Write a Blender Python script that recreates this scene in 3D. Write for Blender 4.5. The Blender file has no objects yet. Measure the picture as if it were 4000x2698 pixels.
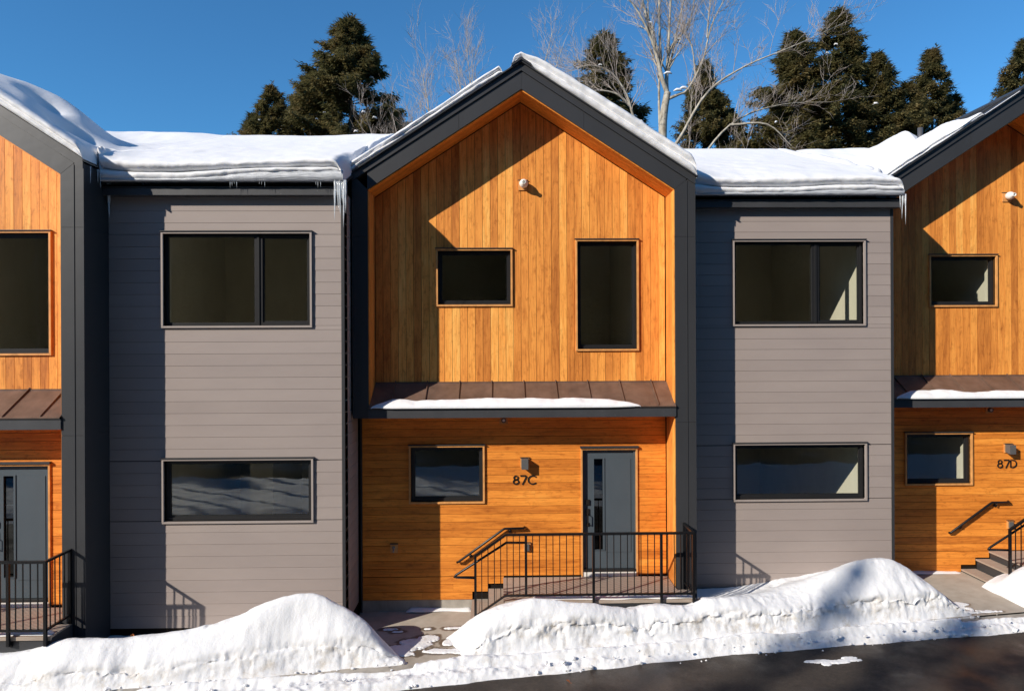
import bpy, math, random
import numpy as np
from math import radians, sin, cos, pi

random.seed(7)
RS = np.random.RandomState(7)
sc = bpy.context.scene
COL = sc.collection

# ------------------------------------------------------------------ camera
CAM_YAW, CAM_ROLL = 1.07, 0.26
cam_d = bpy.data.cameras.new('camera')
cam_d.sensor_width = 36.0
cam_d.lens = 24.0
cam_d.clip_start = 0.1
cam_d.clip_end = 3000
cam = bpy.data.objects.new('camera', cam_d)
COL.objects.link(cam)
cam.location = (0, 0, 4.5)
cam.rotation_mode = 'YXZ'
from mathutils import Matrix, Vector
cam.rotation_mode = 'XYZ'
_m = Matrix.Rotation(radians(-CAM_YAW), 4, 'Z') @ Matrix.Rotation(radians(90), 4, 'X') @ Matrix.Rotation(radians(-CAM_ROLL), 4, 'Z')
cam.rotation_euler = _m.to_euler('XYZ')
sc.camera = cam

# ------------------------------------------------------------------ light
SUN_EL = 28.3
SUN_AZ = 54.1            # degrees to the left of straight behind the camera
sdir = Vector((-sin(radians(SUN_AZ)) * cos(radians(SUN_EL)), -cos(radians(SUN_AZ)) * cos(radians(SUN_EL)), sin(radians(SUN_EL))))
world = bpy.data.worlds.new('World')
sc.world = world
world.use_nodes = True
wn = world.node_tree.nodes
wl = world.node_tree.links
wn.clear()
wo = wn.new('ShaderNodeOutputWorld')
wb = wn.new('ShaderNodeBackground')
ws = wn.new('ShaderNodeTexSky')
ws.sky_type = 'NISHITA'
ws.sun_disc = False
ws.sun_elevation = radians(SUN_EL)
ws.sun_rotation = math.atan2(sdir.x, sdir.y) % (2 * pi)
ws.altitude = 300
ws.air_density = 1.0
ws.dust_density = 0.0
ws.ozone_density = 6.0
wb.inputs['Strength'].default_value = 0.14
wm = wn.new('ShaderNodeMix'); wm.data_type = 'RGBA'; wm.blend_type = 'MULTIPLY'      # deep clear winter blue, the whole sky alike
wm.inputs[0].default_value = 1.0; wm.inputs[7].default_value = (.43, .80, .90, 1)
wl.new(ws.outputs[0], wm.inputs[6]); wl.new(wm.outputs[2], wb.inputs['Color'])
wl.new(wb.outputs[0], wo.inputs['Surface'])
sun_d = bpy.data.lights.new('sun', 'SUN')
sun_d.energy = 4.8
sun_d.angle = radians(0.5)
sun_d.color = (1.0, 0.92, 0.81)
sun = bpy.data.objects.new('sun', sun_d)
COL.objects.link(sun)
sun.location = sdir * 60
sun.rotation_euler = sdir.to_track_quat('Z', 'Y').to_euler()
sc.view_settings.view_transform = 'Standard'
sc.view_settings.look = 'None'
sc.view_settings.exposure = 0.3
sc.view_settings.gamma = 1.0
sc.render.engine = 'CYCLES'
sc.cycles.max_bounces = 8
sc.cycles.transparent_max_bounces = 16
sc.cycles.caustics_reflective = False
sc.cycles.caustics_refractive = False

# ------------------------------------------------------------------ noise
_perm = RS.randint(0, 1 << 16, size=(257, 257)).astype(np.float64) / 65536.0
def vnoise(x, y, seed=0):
    x = np.asarray(x, float) + seed * 17.31
    y = np.asarray(y, float) + seed * 9.77
    xi = np.floor(x).astype(int); yi = np.floor(y).astype(int)
    fx = x - xi; fy = y - yi
    fx = fx * fx * fx * (fx * (fx * 6 - 15) + 10)
    fy = fy * fy * fy * (fy * (fy * 6 - 15) + 10)
    a = _perm[xi % 256, yi % 256]; b = _perm[(xi + 1) % 256, yi % 256]
    c = _perm[xi % 256, (yi + 1) % 256]; d = _perm[(xi + 1) % 256, (yi + 1) % 256]
    return (a * (1 - fx) + b * fx) * (1 - fy) + (c * (1 - fx) + d * fx) * fy
def fbm(x, y, o=4, seed=0, g=0.5):
    s = 0; a = 1.0; t = 0
    for k in range(o):
        s = s + a * vnoise(x * 2 ** k, y * 2 ** k, seed + k * 3)
        t += a; a *= g
    return s / t * 2 - 1
def ease(t):
    t = np.clip(t, 0, 1)
    return t * t * (3 - 2 * t)

# ------------------------------------------------------------------ materials
def new_mat(name):
    m = bpy.data.materials.new(name)
    m.use_nodes = True
    nt = m.node_tree
    return m, nt, nt.nodes, nt.links, nt.nodes['Principled BSDF']
def ramp(N, stops):
    r = N.new('ShaderNodeValToRGB')
    e = r.color_ramp.elements
    while len(e) < len(stops): e.new(0.5)
    for i, (p, c) in enumerate(stops):
        e[i].position = p; e[i].color = (*c, 1)
    return r
def noise_node(N, L, scale=(1, 1, 1), size=1.0, detail=4, rough=0.5, rand=None, dist=0.0):
    g = N.new('ShaderNodeNewGeometry')
    mp = N.new('ShaderNodeVectorMath'); mp.operation = 'MULTIPLY'
    mp.inputs[1].default_value = scale
    L.new(g.outputs['Position'], mp.inputs[0])
    out = mp.outputs[0]
    if rand is not None:
        ad = N.new('ShaderNodeVectorMath'); ad.operation = 'ADD'
        oi = N.new('ShaderNodeObjectInfo')
        sc_ = N.new('ShaderNodeVectorMath'); sc_.operation = 'SCALE'
        cb = N.new('ShaderNodeCombineXYZ')
        L.new(oi.outputs['Random'], cb.inputs[0]); L.new(oi.outputs['Random'], cb.inputs[1]); L.new(oi.outputs['Random'], cb.inputs[2])
        L.new(cb.outputs[0], sc_.inputs[0]); sc_.inputs['Scale'].default_value = rand
        L.new(out, ad.inputs[0]); L.new(sc_.outputs[0], ad.inputs[1])
        out = ad.outputs[0]
    n = N.new('ShaderNodeTexNoise')
    n.inputs['Scale'].default_value = size
    n.inputs['Detail'].default_value = detail
    n.inputs['Roughness'].default_value = rough
    n.inputs['Distortion'].default_value = dist
    L.new(out, n.inputs['Vector'])
    return n
def math_node(N, L, op, a, b=None, clamp=False):
    m = N.new('ShaderNodeMath'); m.operation = op; m.use_clamp = clamp
    for i, v in enumerate((a, b)):
        if v is None: continue
        if isinstance(v, (int, float)): m.inputs[i].default_value = v
        else: L.new(v, m.inputs[i])
    return m.outputs[0]
def mix_col(N, L, fac, a, b, typ='MIX'):
    m = N.new('ShaderNodeMix'); m.data_type = 'RGBA'; m.blend_type = typ
    if isinstance(fac, (int, float)): m.inputs[0].default_value = fac
    else: L.new(fac, m.inputs[0])
    for i, v in ((6, a), (7, b)):
        if isinstance(v, tuple): m.inputs[i].default_value = (*v, 1)
        else: L.new(v, m.inputs[i])
    return m.outputs[2]
def bump(N, L, h, P, strength=0.3, dist=0.01):
    b = N.new('ShaderNodeBump')
    b.inputs['Strength'].default_value = strength
    b.inputs['Distance'].default_value = dist
    L.new(h, b.inputs['Height'])
    L.new(b.outputs[0], P.inputs['Normal'])
    return b

def wood_mat(name, axis, tones, rnd=.62):
    m, nt, N, L, P = new_mat(name)
    sc1 = {'z': (1, 1, .06), 'x': (.06, 1, 1)}[axis]
    grain = noise_node(N, L, sc1, 42, 5, .62, 40, .8)
    wide = noise_node(N, L, {'z': (1, 1, .10), 'x': (.10, 1, 1)}[axis], 11, 3, .55, 90, 1.2)
    blot = noise_node(N, L, {'z': (1, 1, .5), 'x': (.5, 1, 1)}[axis], 14, 5, .72, 17)
    big = noise_node(N, L, (1, 1, 1), .9, 3, .5)
    oi = N.new('ShaderNodeObjectInfo')
    r = ramp(N, [(0.0, tones[0]), (.35, tones[1]), (.7, tones[2]), (1.0, tones[3])])
    # per-board tone + streaks
    a = math_node(N, L, 'ADD', math_node(N, L, 'MULTIPLY', oi.outputs['Random'], rnd), (.74 - rnd) / 2)
    b = math_node(N, L, 'MULTIPLY', wide.outputs[0], .9)
    c = math_node(N, L, 'ADD', a, b)
    d = math_node(N, L, 'SUBTRACT', c, .36)
    e = math_node(N, L, 'ADD', d, math_node(N, L, 'MULTIPLY', math_node(N, L, 'SUBTRACT', big.outputs[0], .5), .5), True)
    L.new(e, r.inputs[0])
    g = ramp(N, [(.34, (.66, .58, .50)), (.52, (1, 1, 1)), (.75, (1.0, 1.0, 1.0))])
    L.new(grain.outputs[0], g.inputs[0])
    col = mix_col(N, L, .75, r.outputs[0], g.outputs[0], 'MULTIPLY')
    bl = ramp(N, [(.30, (.50, .38, .28)), (.47, (1, 1, 1))])
    L.new(blot.outputs[0], bl.inputs[0])
    col = mix_col(N, L, .6, col, bl.outputs[0], 'MULTIPLY')
    L.new(col, P.inputs['Base Color'])
    P.inputs['Roughness'].default_value = .55
    P.inputs['Specular IOR Level'].default_value = .3
    bump(N, L, grain.outputs[0], P, .25, .004)
    return m
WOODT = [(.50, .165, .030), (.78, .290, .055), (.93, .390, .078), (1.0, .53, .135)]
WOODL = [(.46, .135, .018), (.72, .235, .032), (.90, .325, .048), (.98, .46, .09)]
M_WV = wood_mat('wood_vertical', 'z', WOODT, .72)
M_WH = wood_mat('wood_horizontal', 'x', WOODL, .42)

def paint(name, col, rough=.5, var=.08, spec=.5, size=3, fine=True, metal=0, dirt=None):
    m, nt, N, L, P = new_mat(name)
    n = noise_node(N, L, (1, 1, .5), size, 5, .6)
    lo = tuple(c * (1 - var * 2.2) for c in col); hi = tuple(c * (1 + var * 2.2) for c in col)
    r = ramp(N, [(.25, lo), (.75, hi)])
    L.new(n.outputs[0], r.inputs[0])
    out = r.outputs[0]
    if dirt:
        sp = noise_node(N, L, (1, 1, 1), 60, 2, .5)
        rr = ramp(N, [(.70, (0, 0, 0)), (.78, (1, 1, 1))])
        L.new(sp.outputs[0], rr.inputs[0])
        out = mix_col(N, L, rr.outputs[0], out, dirt)
    L.new(out, P.inputs['Base Color'])
    P.inputs['Roughness'].default_value = rough
    P.inputs['Specular IOR Level'].default_value = spec
    P.inputs['Metallic'].default_value = metal
    if fine:
        f = noise_node(N, L, (1, 1, 1), 1.6, 3, .5)
        bump(N, L, f.outputs[0], P, .25, .02)
    return m
M_DARK = paint('charcoal_metal', (.038, .039, .042), .42, .05, .5, 1.2)
M_FASC = paint('charcoal_fascia_metal', (.048, .049, .053), .45, .08, .5, 2, dirt=(.14, .14, .14))
M_BLACK = paint('black_rail_paint', (.007, .007, .008), .35, .1, .35)
M_SASH = paint('black_window_sash', (.018, .018, .019), .4, .05, .4)
M_VOID = paint('dark_sheathing', (.018, .013, .010), .9, .1, .1)
M_CANOPY = paint('bronze_roof_metal', (.130, .080, .058), .42, .16, .5, 5)
M_DOOR = paint('slate_blue_door_paint', (.070, .090, .108), .45, .03, .4)
M_DRY = paint('interior_plaster', (.80, .77, .70), .9, .03, .2)
M_INTD = paint('interior_floor', (.55, .46, .34), .7, .1, .3)
M_CONC = paint('concrete_foundation', (.34, .31, .27), .85, .12, .3, 6)
M_TRIMW = paint('wood_trim', (.66, .31, .10), .55, .12, .3, 12)
M_WHITE = paint('white_plastic', (.78, .76, .72), .4, .02, .5)
M_NUM = paint('black_numeral_metal', (.012, .010, .009), .5, .05, .4)
M_GREYP = paint('grey_box_plastic', (.10, .10, .10), .5, .05, .4)
M_BRASS = paint('grey_metal_fitting', (.35, .33, .30), .35, .05, .5, metal=1)
M_PIPE = paint('dark_vent_pipe', (.08, .08, .085), .4, .05, .5)

# grey fibre-cement siding : per board tint
def siding_mat():
    m, nt, N, L, P = new_mat('grey_siding')
    oi = N.new('ShaderNodeObjectInfo')
    r = ramp(N, [(0, (.325, .272, .246)), (1, (.350, .294, .266))])
    L.new(oi.outputs['Random'], r.inputs[0])
    n = noise_node(N, L, (.35, 1, 1), 2.2, 5, .6)
    r2 = ramp(N, [(.3, (.90, .90, .91)), (.7, (1.0, 1, 1))])
    L.new(n.outputs[0], r2.inputs[0])
    col = mix_col(N, L, 1.0, r.outputs[0], r2.outputs[0], 'MULTIPLY')
    L.new(col, P.inputs['Base Color'])
    P.inputs['Roughness'].default_value = .65
    P.inputs['Specular IOR Level'].default_value = .3
    f = noise_node(N, L, (.3, 1, 1), 60, 3, .6)
    bump(N, L, f.outputs[0], P, .12, .003)
    return m
M_SIDE = siding_mat()
M_TRIMG = paint('grey_window_trim', (.34, .29, .262), .6, .04, .3)

def deck_mat():
    m, nt, N, L, P = new_mat('composite_deck')
    n = noise_node(N, L, (.12, 1, 1), 45, 4, .6, 20)
    r = ramp(N, [(.3, (.30, .235, .185)), (.7, (.40, .33, .27))])
    L.new(n.outputs[0], r.inputs[0])
    L.new(r.outputs[0], P.inputs['Base Color'])
    P.inputs['Roughness'].default_value = .7
    bump(N, L, n.outputs[0], P, .2, .003)
    return m
M_DECK = deck_mat()

def snow_mat(name, rough_amt=.4, dirty=0.0, fine=60, dist=.02):
    m, nt, N, L, P = new_mat(name)
    a = noise_node(N, L, (1, 1, 1), 7, 6, .6)
    b = noise_node(N, L, (1, 1, 1), fine, 5, .65)
    h = math_node(N, L, 'ADD', math_node(N, L, 'MULTIPLY', a.outputs[0], 1.0), math_node(N, L, 'MULTIPLY', b.outputs[0], .28))
    bump(N, L, h, P, rough_amt, dist)
    col = (.76, .765, .78)
    if dirty > 0:
        d = noise_node(N, L, (1, 1, 1), 5, 6, .7)
        r = ramp(N, [(.50, (.76, .765, .78)), (.68, (.55, .51, .46))])
        L.new(d.outputs[0], r.inputs[0])
        at = N.new('ShaderNodeAttribute'); at.attribute_name = 'dirt'
        f = math_node(N, L, 'MULTIPLY', at.outputs['Fac'], dirty)
        c = mix_col(N, L, f, col, r.outputs[0])
        L.new(c, P.inputs['Base Color'])
    else:
        P.inputs['Base Color'].default_value = (*col, 1)
    P.inputs['Roughness'].default_value = .75
    P.inputs['Specular IOR Level'].default_value = .25
    P.inputs['Subsurface Weight'].default_value = .15
    P.inputs['Subsurface Radius'].default_value = (.06, .07, .09)
    P.inputs['Subsurface Scale'].default_value = 1.0
    return m
M_SNOWR = snow_mat('roof_snow', .30, 0, 40, .02)
M_SNOWB = snow_mat('plowed_snow', .55, 1.0, 55, .03)

def ice_mat():
    m, nt, N, L, P = new_mat('clear_ice')
    P.inputs['Base Color'].default_value = (.86, .90, .93, 1)
    P.inputs['Roughness'].default_value = .12
    P.inputs['Specular IOR Level'].default_value = .8
    n = noise_node(N, L, (1, 1, 1), 40, 4, .6)
    bump(N, L, n.outputs[0], P, .5, .01)
    tr = N.new('ShaderNodeBsdfTransparent'); tr.inputs[0].default_value = (.93, .95, .97, 1)
    mx = N.new('ShaderNodeMixShader'); mx.inputs[0].default_value = .55
    L.new(P.outputs[0], mx.inputs[2]); L.new(tr.outputs[0], mx.inputs[1])
    L.new(mx.outputs[0], N['Material Output'].inputs['Surface'])
    return m
M_ICE = ice_mat()
def icebed_mat():
    m, nt, N, L, P = new_mat('grey_layered_ice')
    n = noise_node(N, L, (.25, 1, 3), 16, 5, .65)
    r = ramp(N, [(.3, (.34, .36, .39)), (.75, (.70, .72, .75))])
    L.new(n.outputs[0], r.inputs[0]); L.new(r.outputs[0], P.inputs['Base Color'])
    P.inputs['Roughness'].default_value = .3
    bump(N, L, n.outputs[0], P, .5, .03)
    return m
M_ICEBED = icebed_mat()

def glass_mat(name, tint, refl=.5):
    m, nt, N, L, P = new_mat(name)
    N.remove(P)
    tr = N.new('ShaderNodeBsdfTransparent'); tr.inputs[0].default_value = (*tint, 1)
    gl = N.new('ShaderNodeBsdfGlossy'); gl.inputs['Roughness'].default_value = .004
    gl.inputs['Color'].default_value = (.9, .95, .95, 1)
    g = N.new('ShaderNodeNewGeometry'); dt = N.new('ShaderNodeVectorMath'); dt.operation = 'DOT_PRODUCT'
    L.new(g.outputs['Normal'], dt.inputs[0]); L.new(g.outputs['Incoming'], dt.inputs[1])
    c = math_node(N, L, 'SUBTRACT', 1.0, math_node(N, L, 'ABSOLUTE', dt.outputs['Value']))
    f = math_node(N, L, 'ADD', .05, math_node(N, L, 'MULTIPLY', math_node(N, L, 'POWER', c, 5.0), .9))
    n = noise_node(N, L, (1, 1, 1), 1.3, 2, .5)
    b = N.new('ShaderNodeBump'); b.inputs['Strength'].default_value = .06; b.inputs['Distance'].default_value = .02
    L.new(n.outputs[0], b.inputs['Height']); L.new(b.outputs[0], gl.inputs['Normal'])
    fac = math_node(N, L, 'ADD', math_node(N, L, 'MULTIPLY', f, 2.1), refl, True)
    mx = N.new('ShaderNodeMixShader')
    L.new(fac, mx.inputs[0]); L.new(tr.outputs[0], mx.inputs[1]); L.new(gl.outputs[0], mx.inputs[2])
    L.new(mx.outputs[0], N['Material Output'].inputs['Surface'])
    return m
M_GLASS = glass_mat('window_glass', (.82, .83, .76), .015)
M_LITE = glass_mat('door_glass', (.05, .055, .06), -.02)

def asphalt_mat():
    m, nt, N, L, P = new_mat('asphalt')
    n = noise_node(N, L, (1, 1, 1), 1.1, 6, .6)
    r = ramp(N, [(.3, (.026, .020, .016)), (.7, (.056, .043, .033))])
    L.new(n.outputs[0], r.inputs[0])
    g = noise_node(N, L, (1, 1, 1), 160, 2, .6)
    g2 = ramp(N, [(.35, (.6, .6, .6)), (.65, (1.3, 1.3, 1.3))])
    L.new(g.outputs[0], g2.inputs[0])
    c = mix_col(N, L, .8, r.outputs[0], g2.outputs[0], 'MULTIPLY')
    k = noise_node(N, L, (1, 1, 1), 28, 4, .75)
    k2 = ramp(N, [(.38, (.55, .55, .55)), (.62, (1.35, 1.32, 1.28))])
    L.new(k.outputs[0], k2.inputs[0])
    c = mix_col(N, L, .8, c, k2.outputs[0], 'MULTIPLY')
    L.new(c, P.inputs['Base Color'])
    rr = ramp(N, [(.4, (.35,) * 3), (.6, (.85,) * 3)])
    w = noise_node(N, L, (1, 1, 1), .8, 4, .6)
    L.new(w.outputs[0], rr.inputs[0]); L.new(rr.outputs[0], P.inputs['Roughness'])
    bump(N, L, g.outputs[0], P, .6, .006)
    return m
M_ASPH = asphalt_mat()
def walk_mat():
    m, nt, N, L, P = new_mat('walk_concrete')
    n = noise_node(N, L, (1, 1, 1), 3.5, 6, .65)
    r = ramp(N, [(.3, (.34, .295, .24)), (.7, (.46, .41, .345))])
    L.new(n.outputs[0], r.inputs[0])
    at = N.new('ShaderNodeAttribute'); at.attribute_name = 'wet'
    c = mix_col(N, L, at.outputs['Fac'], r.outputs[0], (.085, .062, .042))
    L.new(c, P.inputs['Base Color'])
    ro = math_node(N, L, 'SUBTRACT', .85, math_node(N, L, 'MULTIPLY', at.outputs['Fac'], .5))
    L.new(ro, P.inputs['Roughness'])
    f = noise_node(N, L, (1, 1, 1), 90, 3, .6)
    bump(N, L, f.outputs[0], P, .2, .004)
    return m
M_WALK = walk_mat()
def ground_mat():
    m, nt, N, L, P = new_mat('snowy_forest_floor')
    n = noise_node(N, L, (1, 1, 1), .35, 6, .65)
    r = ramp(N, [(.42, (.07, .058, .04)), (.58, (.16, .14, .11)), (.70, (.6, .6, .62))])  # litter brown and snow, darkened to imitate shade under the woods
    L.new(n.outputs[0], r.inputs[0]); L.new(r.outputs[0], P.inputs['Base Color'])
    P.inputs['Roughness'].default_value = .9
    return m
M_GROUND = ground_mat()

def foliage_mat():
    m, nt, N, L, P = new_mat('hemlock_foliage')
    n = noise_node(N, L, (1, 1, 1), 1.3, 4, .6)
    r = ramp(N, [(.28, (.070, .072, .028)), (.50, (.150, .132, .052)), (.72, (.26, .19, .082))])
    L.new(n.outputs[0], r.inputs[0])
    L.new(r.outputs[0], P.inputs['Base Color'])
    P.inputs['Roughness'].default_value = .7
    P.inputs['Specular IOR Level'].default_value = .2
    tr = N.new('ShaderNodeBsdfTranslucent'); L.new(r.outputs[0], tr.inputs[0])
    mx = N.new('ShaderNodeMixShader'); mx.inputs[0].default_value = .42
    L.new(P.outputs[0], mx.inputs[1]); L.new(tr.outputs[0], mx.inputs[2])
    L.new(mx.outputs[0], N['Material Output'].inputs['Surface'])
    return m
M_FOL = foliage_mat()
def bark_mat(name, a, b):
    m, nt, N, L, P = new_mat(name)
    n = noise_node(N, L, (1, 1, .4), 9, 5, .65)
    r = ramp(N, [(.3, a), (.65, b)])
    L.new(n.outputs[0], r.inputs[0]); L.new(r.outputs[0], P.inputs['Base Color'])
    P.inputs['Roughness'].default_value = .85
    bump(N, L, n.outputs[0], P, .6, .03)
    return m
M_BARK = bark_mat('pale_bark', (.20, .165, .12), (.50, .46, .38))
M_BARK2 = bark_mat('grey_twig_bark', (.26, .21, .18), (.50, .43, .38))
M_BARKD = bark_mat('dark_conifer_bark', (.04, .03, .022), (.10, .08, .06))
M_LEAF = paint('dry_leaf', (.42, .13, .035), .7, .2, .2)

# ------------------------------------------------------------------ object helpers
def tag(o, label=None, cat=None, group=None, kind=None):
    if label: o['label'] = label
    if cat: o['category'] = cat
    if group: o['group'] = group
    if kind: o['kind'] = kind
    return o
def empty(name, loc, label, cat, group=None):
    o = bpy.data.objects.new(name, None)
    o.empty_display_size = .2
    COL.objects.link(o)
    o.location = loc
    return tag(o, label, cat, group)
def link(name, me, parent=None, loc=(0, 0, 0)):
    o = bpy.data.objects.new(name, me)
    COL.objects.link(o)
    o.parent = parent
    o.location = loc
    return o
def mesh(name, V, F, mat, parent=None, loc=(0, 0, 0), smooth=False):
    me = bpy.data.meshes.new(name)
    me.from_pydata([tuple(v) for v in V], [], [tuple(f) for f in F])
    me.materials.append(mat)
    if smooth:
        me.polygons.foreach_set('use_smooth', [True] * len(me.polygons))
    me.update()
    return link(name, me, parent, loc)
def fast_mesh(name, V, F, mat, parent=None, loc=(0, 0, 0), smooth=False):
    """V (n,3) array, F (m,k) array with constant k"""
    V = np.asarray(V, np.float32); F = np.asarray(F, np.int32)
    me = bpy.data.meshes.new(name)
    me.vertices.add(len(V)); me.vertices.foreach_set('co', V.ravel())
    k = F.shape[1]
    me.loops.add(F.size); me.loops.foreach_set('vertex_index', F.ravel())
    me.polygons.add(len(F))
    me.polygons.foreach_set('loop_start', np.arange(0, F.size, k, dtype=np.int32))
    me.polygons.foreach_set('loop_total', np.full(len(F), k, np.int32))
    if smooth: me.polygons.foreach_set('use_smooth', np.ones(len(F), bool))
    me.materials.append(mat)
    me.update(calc_edges=True); me.validate()
    return link(name, me, parent, loc)
BOXF = [(0, 3, 2, 1), (4, 5, 6, 7), (0, 1, 5, 4), (1, 2, 6, 5), (2, 3, 7, 6), (3, 0, 4, 7)]
_boxc = {}
def box(name, x0, x1, y0, y1, z0, z1, mat, parent=None):
    dx, dy, dz = x1 - x0, y1 - y0, z1 - z0
    key = (round(dx, 4), round(dy, 4), round(dz, 4), mat.name)
    if key not in _boxc:
        a, b, c = dx / 2, dy / 2, dz / 2
        V = [(-a, -b, -c), (a, -b, -c), (a, b, -c), (-a, b, -c), (-a, -b, c), (a, -b, c), (a, b, c), (-a, b, c)]
        me = bpy.data.meshes.new(name)
        me.from_pydata(V, [], BOXF); me.materials.append(mat); me.update()
        _boxc[key] = me
    return link(name, _boxc[key], parent, ((x0 + x1) / 2, (y0 + y1) / 2, (z0 + z1) / 2))
class MB:
    def __init__(s): s.V = []; s.F = []
    def box(s, x0, x1, y0, y1, z0, z1):
        n = len(s.V)
        s.V += [(x0, y0, z0), (x1, y0, z0), (x1, y1, z0), (x0, y1, z0), (x0, y0, z1), (x1, y0, z1), (x1, y1, z1), (x0, y1, z1)]
        s.F += [tuple(i + n for i in f) for f in BOXF]
        return s
    def prism(s, P, y0, y1):
        """polygon P of (x,z), counter-clockwise seen from -y, extruded y0..y1"""
        n = len(s.V); k = len(P)
        s.V += [(x, y0, z) for x, z in P] + [(x, y1, z) for x, z in P]
        s.F.append(tuple(range(n, n + k)))
        s.F.append(tuple(range(n + 2 * k - 1, n + k - 1, -1)))
        for i in range(k):
            j = (i + 1) % k
            s.F.append((n + j, n + i, n + k + i, n + k + j))
        return s
    def prism_x(s, P, x0, x1):
        """polygon of (y,z) extruded along x"""
        n = len(s.V); k = len(P)
        s.V += [(x0, y, z) for y, z in P] + [(x1, y, z) for y, z in P]
        s.F.append(tuple(range(n + k - 1, n - 1, -1)))
        s.F.append(tuple(range(n + k, n + 2 * k)))
        for i in range(k):
            j = (i + 1) % k
            s.F.append((n + i, n + j, n + k + j, n + k + i))
        return s
    def tube(s, pts, rad, sides=8, caps=True):
        pts = [Vector(p) for p in pts]
        if isinstance(rad, (int, float)): rad = [rad] * len(pts)
        n = len(s.V); prev = None
        for i, p in enumerate(pts):
            if i == 0: d = pts[1] - p
            elif i == len(pts) - 1: d = p - pts[i - 1]
            else: d = (pts[i + 1] - p).normalized() + (p - pts[i - 1]).normalized()
            d.normalize()
            up = Vector((0, 0, 1)) if abs(d.z) < .95 else Vector((1, 0, 0))
            if prev is not None: up = prev
            a = d.cross(up)
            if a.length < 1e-4: a = d.cross(Vector((0, 1, 0)))
            a.normalize(); b = a.cross(d).normalized(); prev = b
            for k in range(sides):
                t = 2 * pi * k / sides
                q = p + (a * cos(t) + b * sin(t)) * rad[i]
                s.V.append(tuple(q))
        for i in range(len(pts) - 1):
            for k in range(sides):
                k2 = (k + 1) % sides
                s.F.append((n + i * sides + k, n + i * sides + k2, n + (i + 1) * sides + k2, n + (i + 1) * sides + k))
        if caps:
            s.F.append(tuple(n + k for k in range(sides - 1, -1, -1)))
            m = n + (len(pts) - 1) * sides
            s.F.append(tuple(m + k for k in range(sides)))
        return s
    def lathe_y(s, prof, cx, cz, sides=20):
        """profile of (y, r) about an axis parallel to y"""
        n = len(s.V)
        for y, r in prof:
            for k in range(sides):
                t = 2 * pi * k / sides
                s.V.append((cx + r * cos(t), y, cz + r * sin(t)))
        for i in range(len(prof) - 1):
            for k in range(sides):
                k2 = (k + 1) % sides
                s.F.append((n + i * sides + k, n + (i + 1) * sides + k, n + (i + 1) * sides + k2, n + i * sides + k2))
        return s
    def build(s, name, mat, parent=None, smooth=False, loc=(0, 0, 0)):
        return mesh(name, s.V, s.F, mat, parent, loc, smooth)
def subtract(rects, h):
    out = []
    for (x0, x1, z0, z1) in rects:
        a0, a1, b0, b1 = h
        if a1 <= x0 or a0 >= x1 or b1 <= z0 or b0 >= z1:
            out.append((x0, x1, z0, z1)); continue
        if b0 > z0: out.append((x0, x1, z0, b0))
        if b1 < z1: out.append((x0, x1, b1, z1))
        zz0, zz1 = max(z0, b0), min(z1, b1)
        if a0 > x0: out.append((x0, a0, zz0, zz1))
        if a1 < x1: out.append((a1, x1, zz0, zz1))
    return out

# ------------------------------------------------------------------ layout constants (metres)
PITCH, STEP = 9.23, 1.06           # next townhouse: to the right and back
Y0 = 11.75                         # depth of the grey wall of the middle townhouse
APX, SL = 0.378, 0.652             # gable apex and roof slope
def uo(i): return ((-9.27, 0, 9.19, 18.4)[i + 1] if i > -2 else -18.5, Y0 + STEP * i, .02 * i)
TRI_IN, TRI_MID, TRI_OUT = 8.68, 8.973, 9.10
XL, XR = -2.13, 2.885              # opening of the gable frame
CL, CR = -2.383, 3.22              # outer faces of the frame
YF = -.62
GX0, GX1 = 3.225, 6.855             # grey block
UNITS = {-1: ('left', 'at the left edge of the photo'), 0: ('middle', 'numbered 87C'), 1: ('right', 'numbered 87D')}

WIN_SMALL = (-1.074, .23, 5.171, 6.153)
WIN_TALL = (1.311, 2.396, 4.402, 6.309)
WIN_LOW = (-1.551, -.26, 1.808, 2.80)
WIN_GU = (4.04, 6.362, 4.815, 6.305)
WIN_GL = (4.035, 6.370, 1.785, 2.790)
DOOR = (1.388, 2.364, .60, 2.735)
def inner(w, t=.03): return (w[0] + t, w[1] - t, w[2] + t, w[3] - t)

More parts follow.
